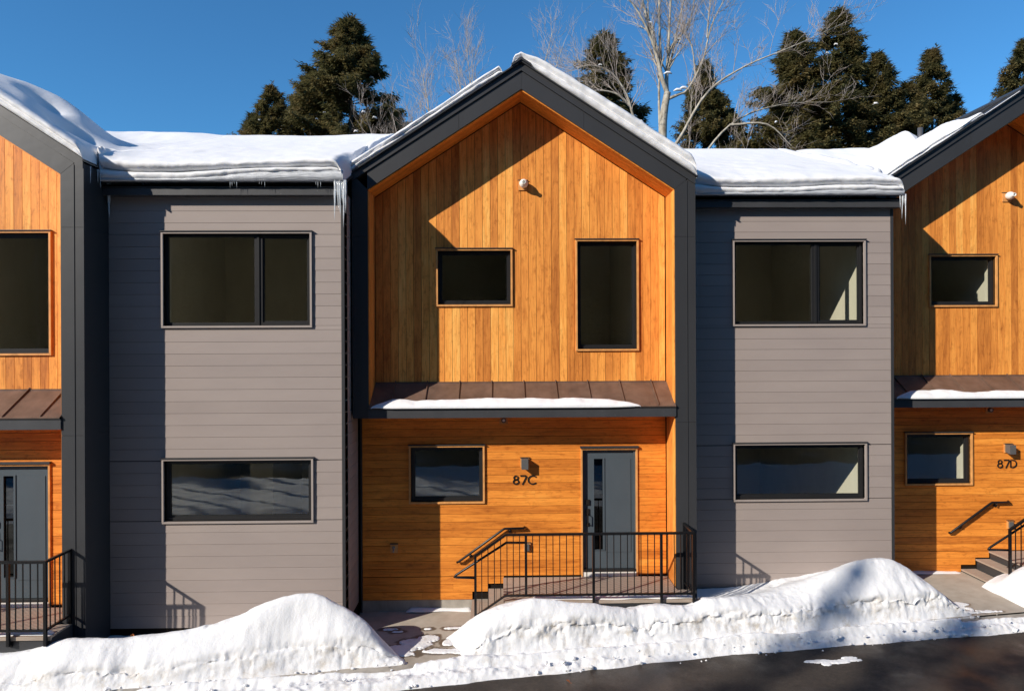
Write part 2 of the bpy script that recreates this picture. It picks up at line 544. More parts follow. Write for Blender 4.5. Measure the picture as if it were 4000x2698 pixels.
# ------------------------------------------------------------------ the townhouses
def window(parent, w, f, trim_mat, mull=None, door=False, tw=.03):
    x0, x1, z0, z1 = w
    m = MB(); p = .032
    m.box(x0, x1, f - p, f + .075, z0, z0 + tw)
    m.box(x0, x1, f - p, f + .075, z1 - tw, z1)
    m.box(x0, x0 + tw, f - p - .002, f + .073, z0 + tw, z1 - tw)
    m.box(x1 - tw, x1, f - p - .002, f + .073, z0 + tw, z1 - tw)
    wo_ = m.build('window', trim_mat, parent)
    MB().box(x0 - .012, x1 + .012, f - p - .018, f + .004, z1 + .001, z1 + .014).build('drip_cap', M_DARK, wo_)
    a0, a1, b0, b1 = x0 + tw, x1 - tw, z0 + tw, z1 - tw
    cells = [(a0, a1)] if mull is None else [(a0, mull - .018), (mull + .018, a1)]
    if mull is not None:
        MB().box(mull - .018, mull + .018, f + .03, f + .10, b0, b1).build('mullion', M_SASH, wo_)
    for ci, (c0, c1) in enumerate(cells):
        s = MB(); sw = .045
        yy = f + .045
        s.box(c0, c1, yy, yy + .06, b0, b0 + sw + .008); s.box(c0, c1, yy, yy + .06, b1 - sw, b1)
        s.box(c0, c0 + sw, yy + .001, yy + .059, b0 + sw + .008, b1 - sw); s.box(c1 - sw, c1, yy + .001, yy + .059, b0 + sw + .008, b1 - sw)
        if mull is None or ci == 1:      # inner glazing ring
            g = .022; q = yy + .018
            s.box(c0 + sw, c1 - sw, q, q + .04, b0 + sw + .008, b0 + sw + .008 + g); s.box(c0 + sw, c1 - sw, q, q + .04, b1 - sw - g, b1 - sw)
            s.box(c0 + sw, c0 + sw + g, q + .001, q + .039, b0 + sw + g + .008, b1 - sw - g); s.box(c1 - sw - g, c1 - sw, q + .001, q + .039, b0 + sw + g + .008, b1 - sw - g)
        s.build('sash', M_SASH, wo_)
        mesh('pane', [(c0 + sw * .7, yy + .042, b0 + sw * .7), (c1 - sw * .7, yy + .042, b0 + sw * .7), (c1 - sw * .7, yy + .042, b1 - sw * .7), (c0 + sw * .7, yy + .042, b1 - sw * .7)], [(0, 1, 2, 3)], M_GLASS, wo_)
    return wo_

def gable_top(x, z=TRI_IN): return z - SL * abs(x - APX)

def build_unit(i):
    U = uo(i)
    lab = {-1: 'left townhouse with cedar gable, cut off by the photo edge, grey block beside it',
           0: 'middle townhouse numbered 87C with whole cedar gable and grey block to its right',
           1: 'right townhouse numbered 87D, its cedar gable cut off by the photo edge'}[i]
    h = empty('townhouse', U, lab, 'house', 'attached townhouses in a stepped row')
    fw = -.06
    # ---- upper cedar boards (vertical) -------------------------------------------------
    bw = .1311
    holes = [inner(WIN_SMALL), inner(WIN_TALL)]
    k0 = int(math.floor((XL + .02 - APX) / bw)); k1 = int(math.ceil((XR - .03 - APX) / bw))
    for k in range(k0, k1):
        x0 = max(APX + k * bw, XL + .022); x1 = min(APX + (k + 1) * bw, XR - .032)
        if x1 - x0 < .02: continue
        g = .0028
        a, b = x0 + g, x1 - g
        rects = [(a, b, 3.885, 99)]
        for hh in holes: rects = subtract(rects, hh)
        # join rectangles that touch, by overlap in z, into board pieces
        groups = []
        for r in sorted(rects, key=lambda r: (r[2], r[0])):
            for gq in groups:
                if any(abs(r[2] - q[3]) < 1e-6 or abs(r[3] - q[2]) < 1e-6 for q in gq if not (q[1] <= r[0] or q[0] >= r[1])):
                    gq.append(r); break
            else: groups.append([r])
        dy = random.uniform(-.0012, .0012)
        for gq in groups:
            m = MB()
            for (p, q, z0, z1) in gq:
                if z1 > 50:
                    m.prism([(p, z0), (q, z0), (q, gable_top(q) - .035), (p, gable_top(p) - .035)], fw + dy, fw + .026)
                else: m.box(p, q, fw + dy, fw + .026, z0, z1)
            m.build('cedar_board', M_WV, h)
    # ---- lower cedar boards (horizontal) -----------------------------------------------
    holes = [inner(WIN_LOW), inner(DOOR, .02)]
    z = .165; row = 0
    while z < 3.36:
        z1 = min(z + .1325, 3.40)
        rects = [(-2.345, 2.852, z + .0028, z1 - .0028)]
        # the boards stop above the deck beside the door
        if z < .55: rects = [(-2.345, .06 if z > .36 else (-.205 if z > .17 else -.48), z + .0028, z1 - .0028)]
        if z < .55 and z1 > .55: rects = [(-2.345, 2.852, .552, z1 - .0028), (-2.345, .06, z + .0028, .552)]
        for hh in holes: rects = subtract(rects, hh)
        # butt joints
        out = []
        for r in rects:
            if r[1] - r[0] > 1.6 and random.random() < .3:
                j = random.uniform(r[0] + .5, r[1] - .5)
                out += [(r[0], j - .001, r[2], r[3]), (j + .001, r[1], r[2], r[3])]
            else: out.append(r)
        for r in out:
            if r[1] - r[0] < .015 or r[3] - r[2] < .01: continue
            dy = random.uniform(-.0015, .0015)
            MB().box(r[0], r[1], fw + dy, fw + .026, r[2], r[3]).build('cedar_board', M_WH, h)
        z += .1325; row += 1
    # ---- sheathing behind boards --------------------------------------------------------
    m = MB(); m2 = MB()
    brk = [CL, WIN_LOW[0], WIN_SMALL[0], WIN_LOW[1], WIN_SMALL[1], APX, WIN_TALL[0], WIN_TALL[1], DOOR[0], DOOR[1], XR]
    brk = sorted(set(brk))
    hl = [inner(WIN_SMALL), inner(WIN_TALL), inner(WIN_LOW), inner(DOOR, .02)]
    for a, b in zip(brk[:-1], brk[1:]):
        rects = [(a, b, -.1, 6.9)]
        for hh in hl: rects = subtract(rects, hh)
        for r in rects:
            m.box(r[0], r[1], fw + .03, .03, r[2], r[3])
            m2.box(r[0], r[1], .03, .22, r[2], r[3])
        if b > XL:
            a_ = max(a, XL)
            for q in (m,):
                q.prism([(a_, 6.9), (b, 6.9), (b, gable_top(b)), (a_, gable_top(a_))], fw + .03, .03)
    m.build('sheathing', M_VOID, h)
    # grey block sheathing
    g1 = MB()
    rects = [(GX0 - .02, GX1, -.1, 6.98)]
    for hh in (inner(WIN_GU), inner(WIN_GL)): rects = subtract(rects, hh)
    for r in rects:
        g1.box(r[0], r[1], .024, .06, r[2], r[3]); m2.box(r[0], r[1], .06, .22, r[2], r[3])
    g1.build('sheathing', M_VOID, h)
    m2.build('inner_wall', M_DRY, h)
    # side and back walls of the block, foundation
    s = MB()
    s.box(GX1 - .10, GX1 - .02, .22, 9.6, -.1, 6.98)
    s.box(CL + .01, CL + .08, .22, 9.6, -.1, 6.9)
    s.box(CL + .08, GX1 - .1, 9.5, 9.6, -.1, 6.9)
    s.build('outer_wall', M_VOID, h)
    MB().box(-2.35, .06, -.05, -.028, -.25, .160).build('foundation', M_CONC, h)
    MB().box(GX0, GX1 - .01, .006, .022, -.25, .150).build('foundation', M_VOID, h)
    # rooms
    r = MB()
    def room(x0, x1, y0, y1, z0, z1):
        n = len(r.V)
        r.V.extend([(x0, y0, z0), (x1, y0, z0), (x1, y1, z0), (x0, y1, z0), (x0, y0, z1), (x1, y0, z1), (x1, y1, z1), (x0, y1, z1)])
        r.F.extend([tuple(q + n for q in f_) for f_ in [(4, 7, 6, 5), (1, 5, 6, 2), (2, 6, 7, 3), (3, 7, 4, 0)]])
    room(3.35, 6.42, .222, 4.2, 3.60, 6.85)
    room(3.35, 6.42, .222, 5.0, .50, 3.20)
    room(-2.25, .30, .222, 3.4, 3.60, 6.80)
    room(.36, 2.47, .222, 3.4, 3.60, 6.80)
    room(-2.25, -.18, .222, 3.6, .50, 3.15)
    r.box(4.3, 4.75, 3.0, 5.0, .5, 3.19)
    r.build('interior', M_DRY, h)
    fl = MB()
    for (x0, x1, y1, zz) in ((3.35, 6.70, 4.2, 3.60), (3.35, 6.70, 5.0, .50), (-2.25, 3.25, 3.4, 3.60), (-2.25, .95, 3.6, .50)):
        fl.box(x0, x1, .222, y1, zz - .05, zz)
    fl.build('floor_boards', M_INTD, h)
    # ---- grey siding ---------------------------------------------------------------------
    z = 1.27 - 6 * .1847
    while z < 6.90:
        zt = min(z + .1847, 6.93)
        rects = [(GX0 + .002, GX1 - .045, z + .0030, zt - .0010)]
        for hh in (inner(WIN_GU), inner(WIN_GL)): rects = subtract(rects, hh)
        # two board pieces left and right of a window belong to different boards
        for rr in rects:
            if rr[3] - rr[2] < .01: continue
            dy = random.uniform(-.0008, .0008)
            MB().prism_x([(.0 + dy, rr[2]), (.024, rr[2]), (.024, rr[3]), (.0035 + dy, rr[3])], rr[0], rr[1]).build('siding_board', M_SIDE, h)
        MB().box(GX1 - .02, GX1, .002, .995 if i < 2 else 9, z + .0035, zt - .0015).build('siding_board', M_SIDE, h)
        z += .1847
    MB().box(GX1 - .043, GX1 + .004, -.006, .03, .12, 6.93).build('corner_trim', M_DARK, h)
    # ---- windows -------------------------------------------------------------------------
    window(h, WIN_SMALL, fw, M_TRIMW); window(h, WIN_TALL, fw, M_TRIMW); window(h, WIN_LOW, fw, M_TRIMW)
    window(h, WIN_GU, 0, M_TRIMG, WIN_GU[0] + (WIN_GU[1] - WIN_GU[0]) * .635); window(h, WIN_GL, 0, M_TRIMG)
    # ---- gable frame ---------------------------------------------------------------------
    # columns: three panels high, two wide
    zt = gable_top(3.106, TRI_MID)
    def rake_z(x, t): return t - SL * abs(x - APX)
    levels = [-.2, 3.236, 6.27, None]
    for a, b, mid in ((XR, 3.077, True), (3.084, CR, False)):
        for q in range(3):
            z0, z1 = levels[q] + (.002 if q else 0), levels[q + 1]
            if z1 is None:
                if mid: P = [(a, z0), (b, z0), (b, rake_z(b, TRI_MID) - .014), (a, rake_z(a, TRI_IN) + .002)]
                else: P = [(a, z0), (b, z0), (b, rake_z(b, TRI_OUT)), (a, rake_z(a, TRI_MID) - .01)]
                MB().prism(P, YF, .024).build('column_panel', M_DARK, h)
            else: MB().box(a, b, YF, .024, z0, z1 - .002).build('column_panel', M_DARK, h)
    MB().box(3.0765, 3.0845, YF - .008, -.3, -.2, zt - .01).build('column_rib', M_DARK, h)
    MB().box(CR - .006, CR + .002, YF - .004, -.3, -.2, 7.2).build('column_rib', M_DARK, h)
    # left column, only above the canopy
    for q, (z0, z1) in enumerate(((3.327, 6.27), (6.274, None))):
        if z1 is None:
            MB().prism([(CL, z0), (XL, z0), (XL, rake_z(XL, TRI_IN) + .002), (CL, rake_z(CL, TRI_OUT))], YF, .024).build('column_panel', M_DARK, h)
        else: MB().box(CL, XL, YF, .024, z0, z1).build('column_panel', M_DARK, h)
    # rake fascia: lower band in two panels a side, upper band proud of it, roof edge metal prouder
    def band(name, xa, xb, t0, t1, y0, y1, mat=M_DARK, clip=None):
        P = [(xa, rake_z(xa, t0)), (xb, rake_z(xb, t0)), (xb, rake_z(xb, t1)), (xa, rake_z(xa, t1))]
        return MB().prism(P, y0, y1).build(name, mat, h)
    j = 1.02
    band('rake_panel', XL - .002, APX - j - .002, TRI_IN, TRI_MID, YF, .024)
    band('rake_panel', APX - j + .002, APX - .0015, TRI_IN, TRI_MID, YF, .024)
    band('rake_panel', APX + .0015, APX + j - .002, TRI_IN, TRI_MID, YF, .024)
    band('rake_panel', APX + j + .002, XR - .003, TRI_IN, TRI_MID, YF, .024)
    MB().prism([(XR - .003, rake_z(XR, TRI_IN)), (3.077, rake_z(3.077, TRI_MID) - .012), (3.077, rake_z(3.077, TRI_MID)), (XR - .003, rake_z(XR, TRI_MID))], YF - .002, .02).build('rake_panel', M_DARK, h)
    band('rake_trim', CL, APX - .001, TRI_MID + .004, TRI_OUT, YF - .022, .024)
    band('rake_trim', APX + .001, CR, TRI_MID + .004, TRI_OUT, YF - .022, .024)
    band('roof_edge', CL - .01, APX, TRI_OUT + .002, TRI_OUT + .024, YF - .065, .2, M_DARK)
    band('roof_edge', APX, CR + .03, TRI_OUT + .002, TRI_OUT + .024, YF - .065, .2, M_DARK)
    # gable roof slabs back to the ridge, with standing seams
    for sx in (-1, 1):
        xe = APX + sx * 2.87 if sx > 0 else CL - .01
        P = sorted([(APX, rake_z(APX, TRI_OUT + .003)), (xe, rake_z(xe, TRI_OUT + .003)), (xe, rake_z(xe, TRI_OUT + .03)), (APX, rake_z(APX, TRI_OUT + .03))])
        a, b = min(APX, xe), max(APX, xe)
        P = [(a, rake_z(a, TRI_OUT + .003)), (b, rake_z(b, TRI_OUT + .003)), (b, rake_z(b, TRI_OUT + .026)), (a, rake_z(a, TRI_OUT + .026))]
        rf = MB().prism(P, .2, 4.9).build('roof', M_DARK, h)
        sm = MB(); y = YF + .3
        while y < 4.6:
            sm.prism([(a, rake_z(a, TRI_OUT + .026)), (b, rake_z(b, TRI_OUT + .026)), (b, rake_z(b, TRI_OUT + .055)), (a, rake_z(a, TRI_OUT + .055))], y, y + .02)
            y += .42
        sm.build('standing_seam', M_DARK, rf)
    rc = MB()
    rc.prism([(APX - .16, rake_z(APX - .16, TRI_OUT + .03)), (APX, TRI_OUT + .03), (APX, TRI_OUT + .07), (APX - .16, rake_z(APX - .16, TRI_OUT + .07))], YF - .085, 4.7)
    rc.prism([(APX, TRI_OUT + .03), (APX + .16, rake_z(APX + .16, TRI_OUT + .03)), (APX + .16, rake_z(APX + .16, TRI_OUT + .07)), (APX, TRI_OUT + .07)], YF - .085, 4.7)
    rc.build('ridge_cap', M_DARK, h)
    # wood lining of the frame: boards running with each face
    for q in range(4):
        ya = YF + .022 + q * .134; yb = ya + .129
        MB().box(XR - .016, XR - .001, ya, yb, .54, 7.035).build('lining_board', M_WV, h)
        MB().box(XL + .001, XL + .016, ya, yb, 3.50, 7.035).build('lining_board', M_WV, h)
        for sx in (-1, 1):
            xa, xb = (XL + .001, APX) if sx < 0 else (APX, XR - .001)
            P = [(xa, rake_z(xa, TRI_IN - .020)), (xb, rake_z(xb, TRI_IN - .020)), (xb, rake_z(xb, TRI_IN - .002)), (xa, rake_z(xa, TRI_IN - .002))]
            MB().prism(P, ya, yb).build('lining_board', M_WH, h)
    # ---- main roof -----------------------------------------------------------------------
    e = MB()
    x0, x1 = GX0 - .005, GX1 + .055
    e.box(x0, x1, -.146, .02, 6.845, 6.955).build('eave_fascia', M_FASC, h)
    MB().box(x0, x1, -.158, .02, 6.960, 6.972).build('eave_ledge', M_FASC, h)
    MB().box(x0, x1, -.115, .02, 6.973, 7.010).build('eave_shadow_board', M_VOID, h)  # near-black board, paints in the shadow under the drip edge
    rf = MB()
    y_e, z_e, y_r, z_r = -.21, 7.012, 4.65, 9.12
    rf.prism_x([(y_e, z_e), (y_e, z_e + .022), (y_r, z_r + .022), (y_r, z_r - .02), (0, z_e + .06)][::-1], x0, x1)
    rf.prism_x([(y_r, z_r - .02), (y_r, z_r + .022), (9.8, 7.0), (9.8, 6.95)][::-1], CL, x1)
    rf.build('roof', M_DARK, h)
    MB().box(x0, x1 + .01, y_r - .12, y_r + .12, z_r + .01, z_r + .05).build('ridge_cap', M_DARK, h)
    # ---- canopy over the entrance --------------------------------------------------------
    cy0, cz0, cy1, cz1 = -.665, 3.492, -.062, 3.862
    c = MB(); c.prism_x([(cy0, cz0), (cy0, cz0 + .014), (cy1, cz1 + .014), (cy1, cz1)][::-1], XL + .002, XR - .002)
    can = c.build('canopy', M_CANOPY, h)
    k = XL + .36
    while k < XR - .1:
        MB().prism_x([(cy0 + .01, cz0 + .016), (cy0 + .01, cz0 + .045), (cy1, cz1 + .045), (cy1, cz1 + .014)][::-1], k - .007, k + .007).build('standing_seam', M_CANOPY, can)
        k += .546
    MB().box(XL + .02, XR - .034, fw - .022, fw - .001, 3.862, 3.884).build('flashing', M_CANOPY, can)
    MB().box(XL - .004, XR + .002, -.642, -.60, 3.328, 3.470).build('canopy_fascia', M_FASC, h)
    MB().box(XL - .004, XR + .002, -.652, -.60, 3.474, 3.484).build('canopy_ledge', M_FASC, h)
    MB().box(CL + .01, XR - .018, -.60, fw - .001, 3.345, 3.36).build('canopy_soffit', M_WH, h)
    MB().box(-2.375, -2.352, fw - .012, fw + .03, -.1, 3.33).build('corner_trim', M_DARK, h)
    # ---- door ----------------------------------------------------------------------------
    x0, x1, z0, z1 = DOOR
    t = .028
    d = MB()
    d.box(x0, x0 + t, fw - .024, fw + .05, .545, z1 - t); d.box(x1 - t, x1, fw - .024, fw + .05, .545, z1 - t); d.box(x0, x1, fw - .026, fw + .05, z1 - t, z1)
    casing = d.build('door_casing', M_TRIMW, h)
    MB().box(x0 - .012, x1 + .012, fw - .05, fw, z1 + .002, z1 + .036).build('drip_cap', M_DARK, casing)
    sill = MB().box(x0 + t, x1 - t, fw - .02, fw + .06, .62, .655).build('threshold', M_SASH, casing)
    MB().box(x0 + .0, x1 + .0, fw - .012, fw + .05, .538, .617).build('sill_board', M_WHITE, casing)
    fy = fw + .035
    a0, a1, b1 = x0 + t, x1 - t, z1 - t
    jm = MB(); jm.box(a0, a0 + .035, fy - .01, fy + .04, .655, b1); jm.box(a1 - .035, a1, fy - .01, fy + .04, .655, b1); jm.box(a0 + .035, a1 - .035, fy - .01, fy + .04, b1 - .04, b1)
    jm.build('door_frame', M_DOOR, casing)
    s0, s1, t0, t1 = a0 + .037, a1 - .037, .66, b1 - .043
    li = (x0 + .232, x0 + .385, .98, z1 - .19)
    dm = MB()
    for rr in subtract([(s0, s1, t0, t1)], li): dm.box(rr[0], rr[1], fy + .012, fy + .055, rr[2], rr[3])
    door = dm.build('door', M_DOOR, h)
    mo = MB(); g = .016
    for (p, q, u, v) in ((li[0] - .012, li[0], li[2] - .012, li[3] + .012), (li[1], li[1] + .03, li[2] - .012, li[3] + .012), (li[0], li[1], li[3], li[3] + .012), (li[0], li[1], li[2] - .012, li[2])):
        mo.box(p, q, fy + .0, fy + .02, u, v)
    mo.build('lite_moulding', M_DOOR, door)
    MB().box(li[0], li[1], fy + .03, fy + .036, li[2], li[3]).build('pane', M_LITE, door)
    if i == -1:
        MB().box(li[0], li[1], fy + .024, fy + .034, 2.09, 2.10).build('muntin', M_DOOR, door)
    pm = MB(); P = (li[1] + .05, s1 - .045, .93, z1 - .185)
    pm.box(P[0], P[1], fy + .004, fy + .0125, P[2] + .01, P[3] - .01)
    pm.build('raised_panel', M_DOOR, door)
    hm = MB(); hx = s0 + .02
    hm.box(hx, hx + .066, fy - .012, fy + .011, 1.755, 1.845)
    hm.build('keypad', M_NUM, door)
    hm = MB(); hm.box(hx, hx + .066, fy - .004, fy + .011, 1.575, 1.685)
    hm.box(hx + .008, hx + .058, fy - .004, fy + .011, 1.385, 1.45)
    hm.tube([(hx + .036, fy + .0, 1.60), (hx + .036, fy - .05, 1.59), (hx + .036, fy - .05, 1.44), (hx + .036, fy, 1.42)], .009, 6)
    hm.build('handle', M_NUM, door)
    return h

for i in (-1, 0, 1): build_unit(i)

# ------------------------------------------------------------------ porches
def build_porch(i):
    U = uo(i)
    nm = {-1: 'left', 0: 'middle', 1: 'right'}[i]
    p = empty('porch', (U[0], U[1], U[2]), {-1: 'tan deck porch before the door at the left photo edge', 0: 'tan composite porch with steps before the 87C door', 1: 'tan porch steps with dark risers at the right photo edge'}[i], 'porch', 'entrance porches')
    dz = .02 if i == 1 else 0
    y0, y1 = -1.13, -.066
    n = 8; w = (y1 - y0) / n
    for k in range(n):
        a = y0 + k * w
        MB().box(.065 + .14 if k not in () else .065, 3.06 if a + w < YF else 2.865, a + .003, a + w - .003, .508 + dz, .535 + dz).build('deck_board', M_DECK, p)
    MB().box(.05, .065 + .137, y0 - .01, y1, .508 + dz, .535 + dz).build('deck_board', M_DECK, p)
    MB().box(.065, 3.062, y0 - .022, y0 - .001, .485 + dz, .534 + dz).build('edge_board', M_DECK, p)
    MB().box(.075, 3.045, y0, YF - .02, -.2, .506 + dz).box(.075, 2.86, YF - .02, y1, -.2, .506 + dz).build('skirt', M_DARK, p)
    hgt = [(-.2, .065, .35), (-.477, -.2, .165)]
    base = 0 if i < 1 else .13
    for q, (a, b, zt) in enumerate(hgt):
        zt = zt + (.06 if i == 1 else 0)
        MB().box(a + .02, b, y0 + .01, y1, -.2, zt - .028).build('riser', M_DARK, p)
        MB().box(a - .006, a + .128, y0 - .012, y1 - .004, zt - .027, zt).build('tread_board', M_DECK, p)
        MB().box(a + .134, b - .003, y0 - .012, y1 - .004, zt - .027, zt).build('tread_board', M_DECK, p)
    if i == 1:
        MB().box(-.72, -.477, y0 + .01, y1, -.2, .09 - .028).build('riser', M_DARK, p)
    return p
def build_rail(i):
    U = uo(i)
    r = empty('porch_railing', U, {-1: 'black metal guard railing on the left-hand porch', 0: 'black metal guard railing with sloping stair end on the 87C porch', 1: 'black metal stair railing cut off by the right photo edge'}[i], 'railing', 'black porch railings')
    y = -1.18; T = 1.592; B = .648
    hs = .019
    def bar(name, a, b, w, hgt, side=0):
        MB().tube([a, b], 1, 4)
    # front rail
    MB().box(.084, 3.028, y - .022, y + .022, T - .035, T).build('top_rail', M_BLACK, r)
    MB().box(.074, 3.028, y - .016, y + .016, B - .03, B).build('bottom_rail', M_BLACK, r)
    def sloped(name, x0, z0, x1, z1, w, th):
        MB().prism([(x0, z0 - th), (x1, z1 - th), (x1, z1), (x0, z0)], y - w, y + w).build(name, M_BLACK, r)
    sloped('top_rail', -.40, 1.268, .084, T, .022, .04)
    sloped('bottom_rail', -.385, .336, .074, B, .016, .032)
    for x, zb, zt in ((-.385, .0, 1.25), (.399, B - .03, T - .03), (1.448, .42, T - .03), (2.505, .42, T - .03), (3.009, .42, T - .03)):
        MB().box(x - hs, x + hs, y - hs, y + hs, zb, zt).build('post', M_BLACK, r)
        if zb > .4 and zb < .5: MB().box(x - .03, x + .03, y + hs, y + .05, .40, .47).build('bracket', M_BLACK, r)
    posts = [-.385, .399, 1.448, 2.505, 3.009]
    for a, b in zip(posts[:-1], posts[1:]):
        n = max(1, int(round((b - a) / .1025)))
        for k in range(1, n):
            x = a + (b - a) * k / n
            zt = T - .03 if x > .084 else 1.25 + (x + .385) / .469 * (T - 1.27)
            zb = B - .015 if x > .074 else .32 + (x + .385) / .459 * (B - .336)
            MB().box(x - .0065, x + .0065, y - .0065, y + .0065, zb, zt).build('baluster', M_BLACK, r)
    # return to the column
    ye = YF - .02
    MB().box(2.99, 3.028, y + .02, ye + .02, T - .035, T - .001).build('top_rail', M_BLACK, r)
    MB().box(2.994, 3.024, y + .02, ye, B - .03, B - .001).build('bottom_rail', M_BLACK, r)
    MB().box(2.99, 3.028, ye - .02, ye + .015, .45, T - .03).build('post', M_BLACK, r)
    n = 5
    for k in range(1, n):
        yy = y + (ye - .02 - y) * k / n
        MB().box(3.0025, 3.0155, yy - .0065, yy + .0065, B - .015, T - .03).build('baluster', M_BLACK, r)
    # grab rail inside the guard
    yg = y + .07
    MB().tube([(.40, yg, 1.428), (.095, yg, 1.432), (.05, yg, 1.40), (-.69, yg, .935), (-.715, yg, .905), (-.68, yg, .90), (-.40, yg - .05, .905)], .019, 8).build('grab_rail', M_BLACK, r, True)
    MB().tube([(.399, yg, 1.428), (.399, y, 1.42)], .012, 6).build('bracket', M_BLACK, r, True)
    # wall handrail
    w = empty('wall_handrail', U, {-1: 'black pipe handrail on the cedar wall left of the frame', 0: 'black pipe handrail on the cedar wall beside the 87C steps', 1: 'black pipe handrail on the cedar wall below the 87D number'}[i], 'handrail', 'wall handrails')
    yw = -.125
    z_ = 0 if i < 1 else .10
    MB().tube([(.42, yw + .05, 1.395 + z_), (.40, yw, 1.39 + z_), (.08, yw, 1.385 + z_), (.05, yw, 1.37 + z_), (-.70, yw, .835 + z_), (-.735, yw + .03, .81 + z_)], .021, 8).build('pipe', M_BLACK, w, True)
    for bx, bz in ((.17, 1.33), (-.50, .92)):
        m = MB(); m.tube([(bx, yw, bz + .04 + z_), (bx, yw + .01, bz - .01 + z_), (bx, -.062, bz - .015 + z_)], .010, 6)
        m.lathe_y([(-.062, .001), (-.062, .03), (-.075, .028), (-.078, .001)], bx, bz - .015 + z_, 12)
        m.build('bracket', M_BLACK, w, True)
for i in (-1, 0, 1):
    build_porch(i)
    if i > -2: build_rail(i)

# ------------------------------------------------------------------ fittings on the walls
def mount(parent, cx, cz, w, hgt):
    m = MB(); y = -.06
    m.box(cx - w / 2, cx + w / 2, y - .020, y - .001, cz - hgt / 2, cz + hgt / 2)
    m.build('mounting_block', M_TRIMW, parent)
    MB().box(cx - w / 2 - .006, cx + w / 2 + .006, y - .030, y - .001, cz + hgt / 2 + .001, cz + hgt / 2 + .010).build('cap', M_DARK, parent)
def stroke(pts, w, closed=False, d=.008):
    """flat stroke polygon ring along pts (x,z), extruded toward the viewer"""
    n = len(pts); L_, R_ = [], []
    for i, p in enumerate(pts):
        a = pts[i - 1] if (i > 0 or closed) else p
        b = pts[(i + 1) % n] if (i < n - 1 or closed) else p
        dx, dz = b[0] - a[0], b[1] - a[1]
        l = math.hypot(dx, dz) or 1
        nx, nz = -dz / l * w / 2, dx / l * w / 2
        L_.append((p[0] + nx, p[1] + nz)); R_.append((p[0] - nx, p[1] - nz))
    V = []; F = []
    for q in range(n):
        V += [(L_[q][0], 0, L_[q][1]), (R_[q][0], 0, R_[q][1]), (L_[q][0], -d, L_[q][1]), (R_[q][0], -d, R_[q][1])]
    m = n if closed else n - 1
    for q in range(m):
        a = 4 * q; b = 4 * ((q + 1) % n)
        F += [(a + 2, b + 2, b + 3, a + 3), (a, b, b + 2, a + 2), (a + 3, b + 3, b + 1, a + 1), (a, a + 1, b + 1, b)]
    if not closed: F += [(0, 2, 3, 1), (4 * n - 4, 4 * n - 3, 4 * n - 1, 4 * n - 2)]
    return V, F
def arc(cx, cz, rx, rz, a0, a1, n):
    return [(cx + rx * cos(radians(a0 + (a1 - a0) * k / n)), cz + rz * sin(radians(a0 + (a1 - a0) * k / n))) for k in range(n + 1)]
def number(i, letter):
    U = uo(i)
    t = empty('house_number', (U[0] + .217, U[1] - .0635, 2.118 + U[2]), {'C': 'black metal house number 87C on cedar boards', 'D': 'black metal house number 87D on cedar boards'}[letter], 'house number', 'house numbers')
    H = .163; w = .0225
    V1, F1 = stroke(arc(.058, .119, .035, .031, 90, 450, 20)[:-1], w, True)
    V2, F2 = stroke(arc(.058, .050, .045, .038, 90, 450, 22)[:-1], w, True)
    n = len(V1)
    mesh('digit_eight', V1 + V2, F1 + [tuple(q + n for q in f) for f in F2], M_NUM, t)
    V, F = stroke([(.132, H - w / 2), (.228, H - w / 2), (.240, H - w / 2 - .006), (.168, 0)], w)
    mesh('digit_seven', V, F, M_NUM, t)
    if letter == 'C':
        V, F = stroke(arc(.345, .081, .078, .070, 42, 318, 22), w)
        mesh('letter_c', V, F, M_NUM, t)
    else:
        V, F = stroke([(.262, .0135), (.262, .1495)] + arc(.300, .0815, .072, .068, 90, -90, 16), w, True)
        mesh('letter_d', V, F, M_NUM, t)
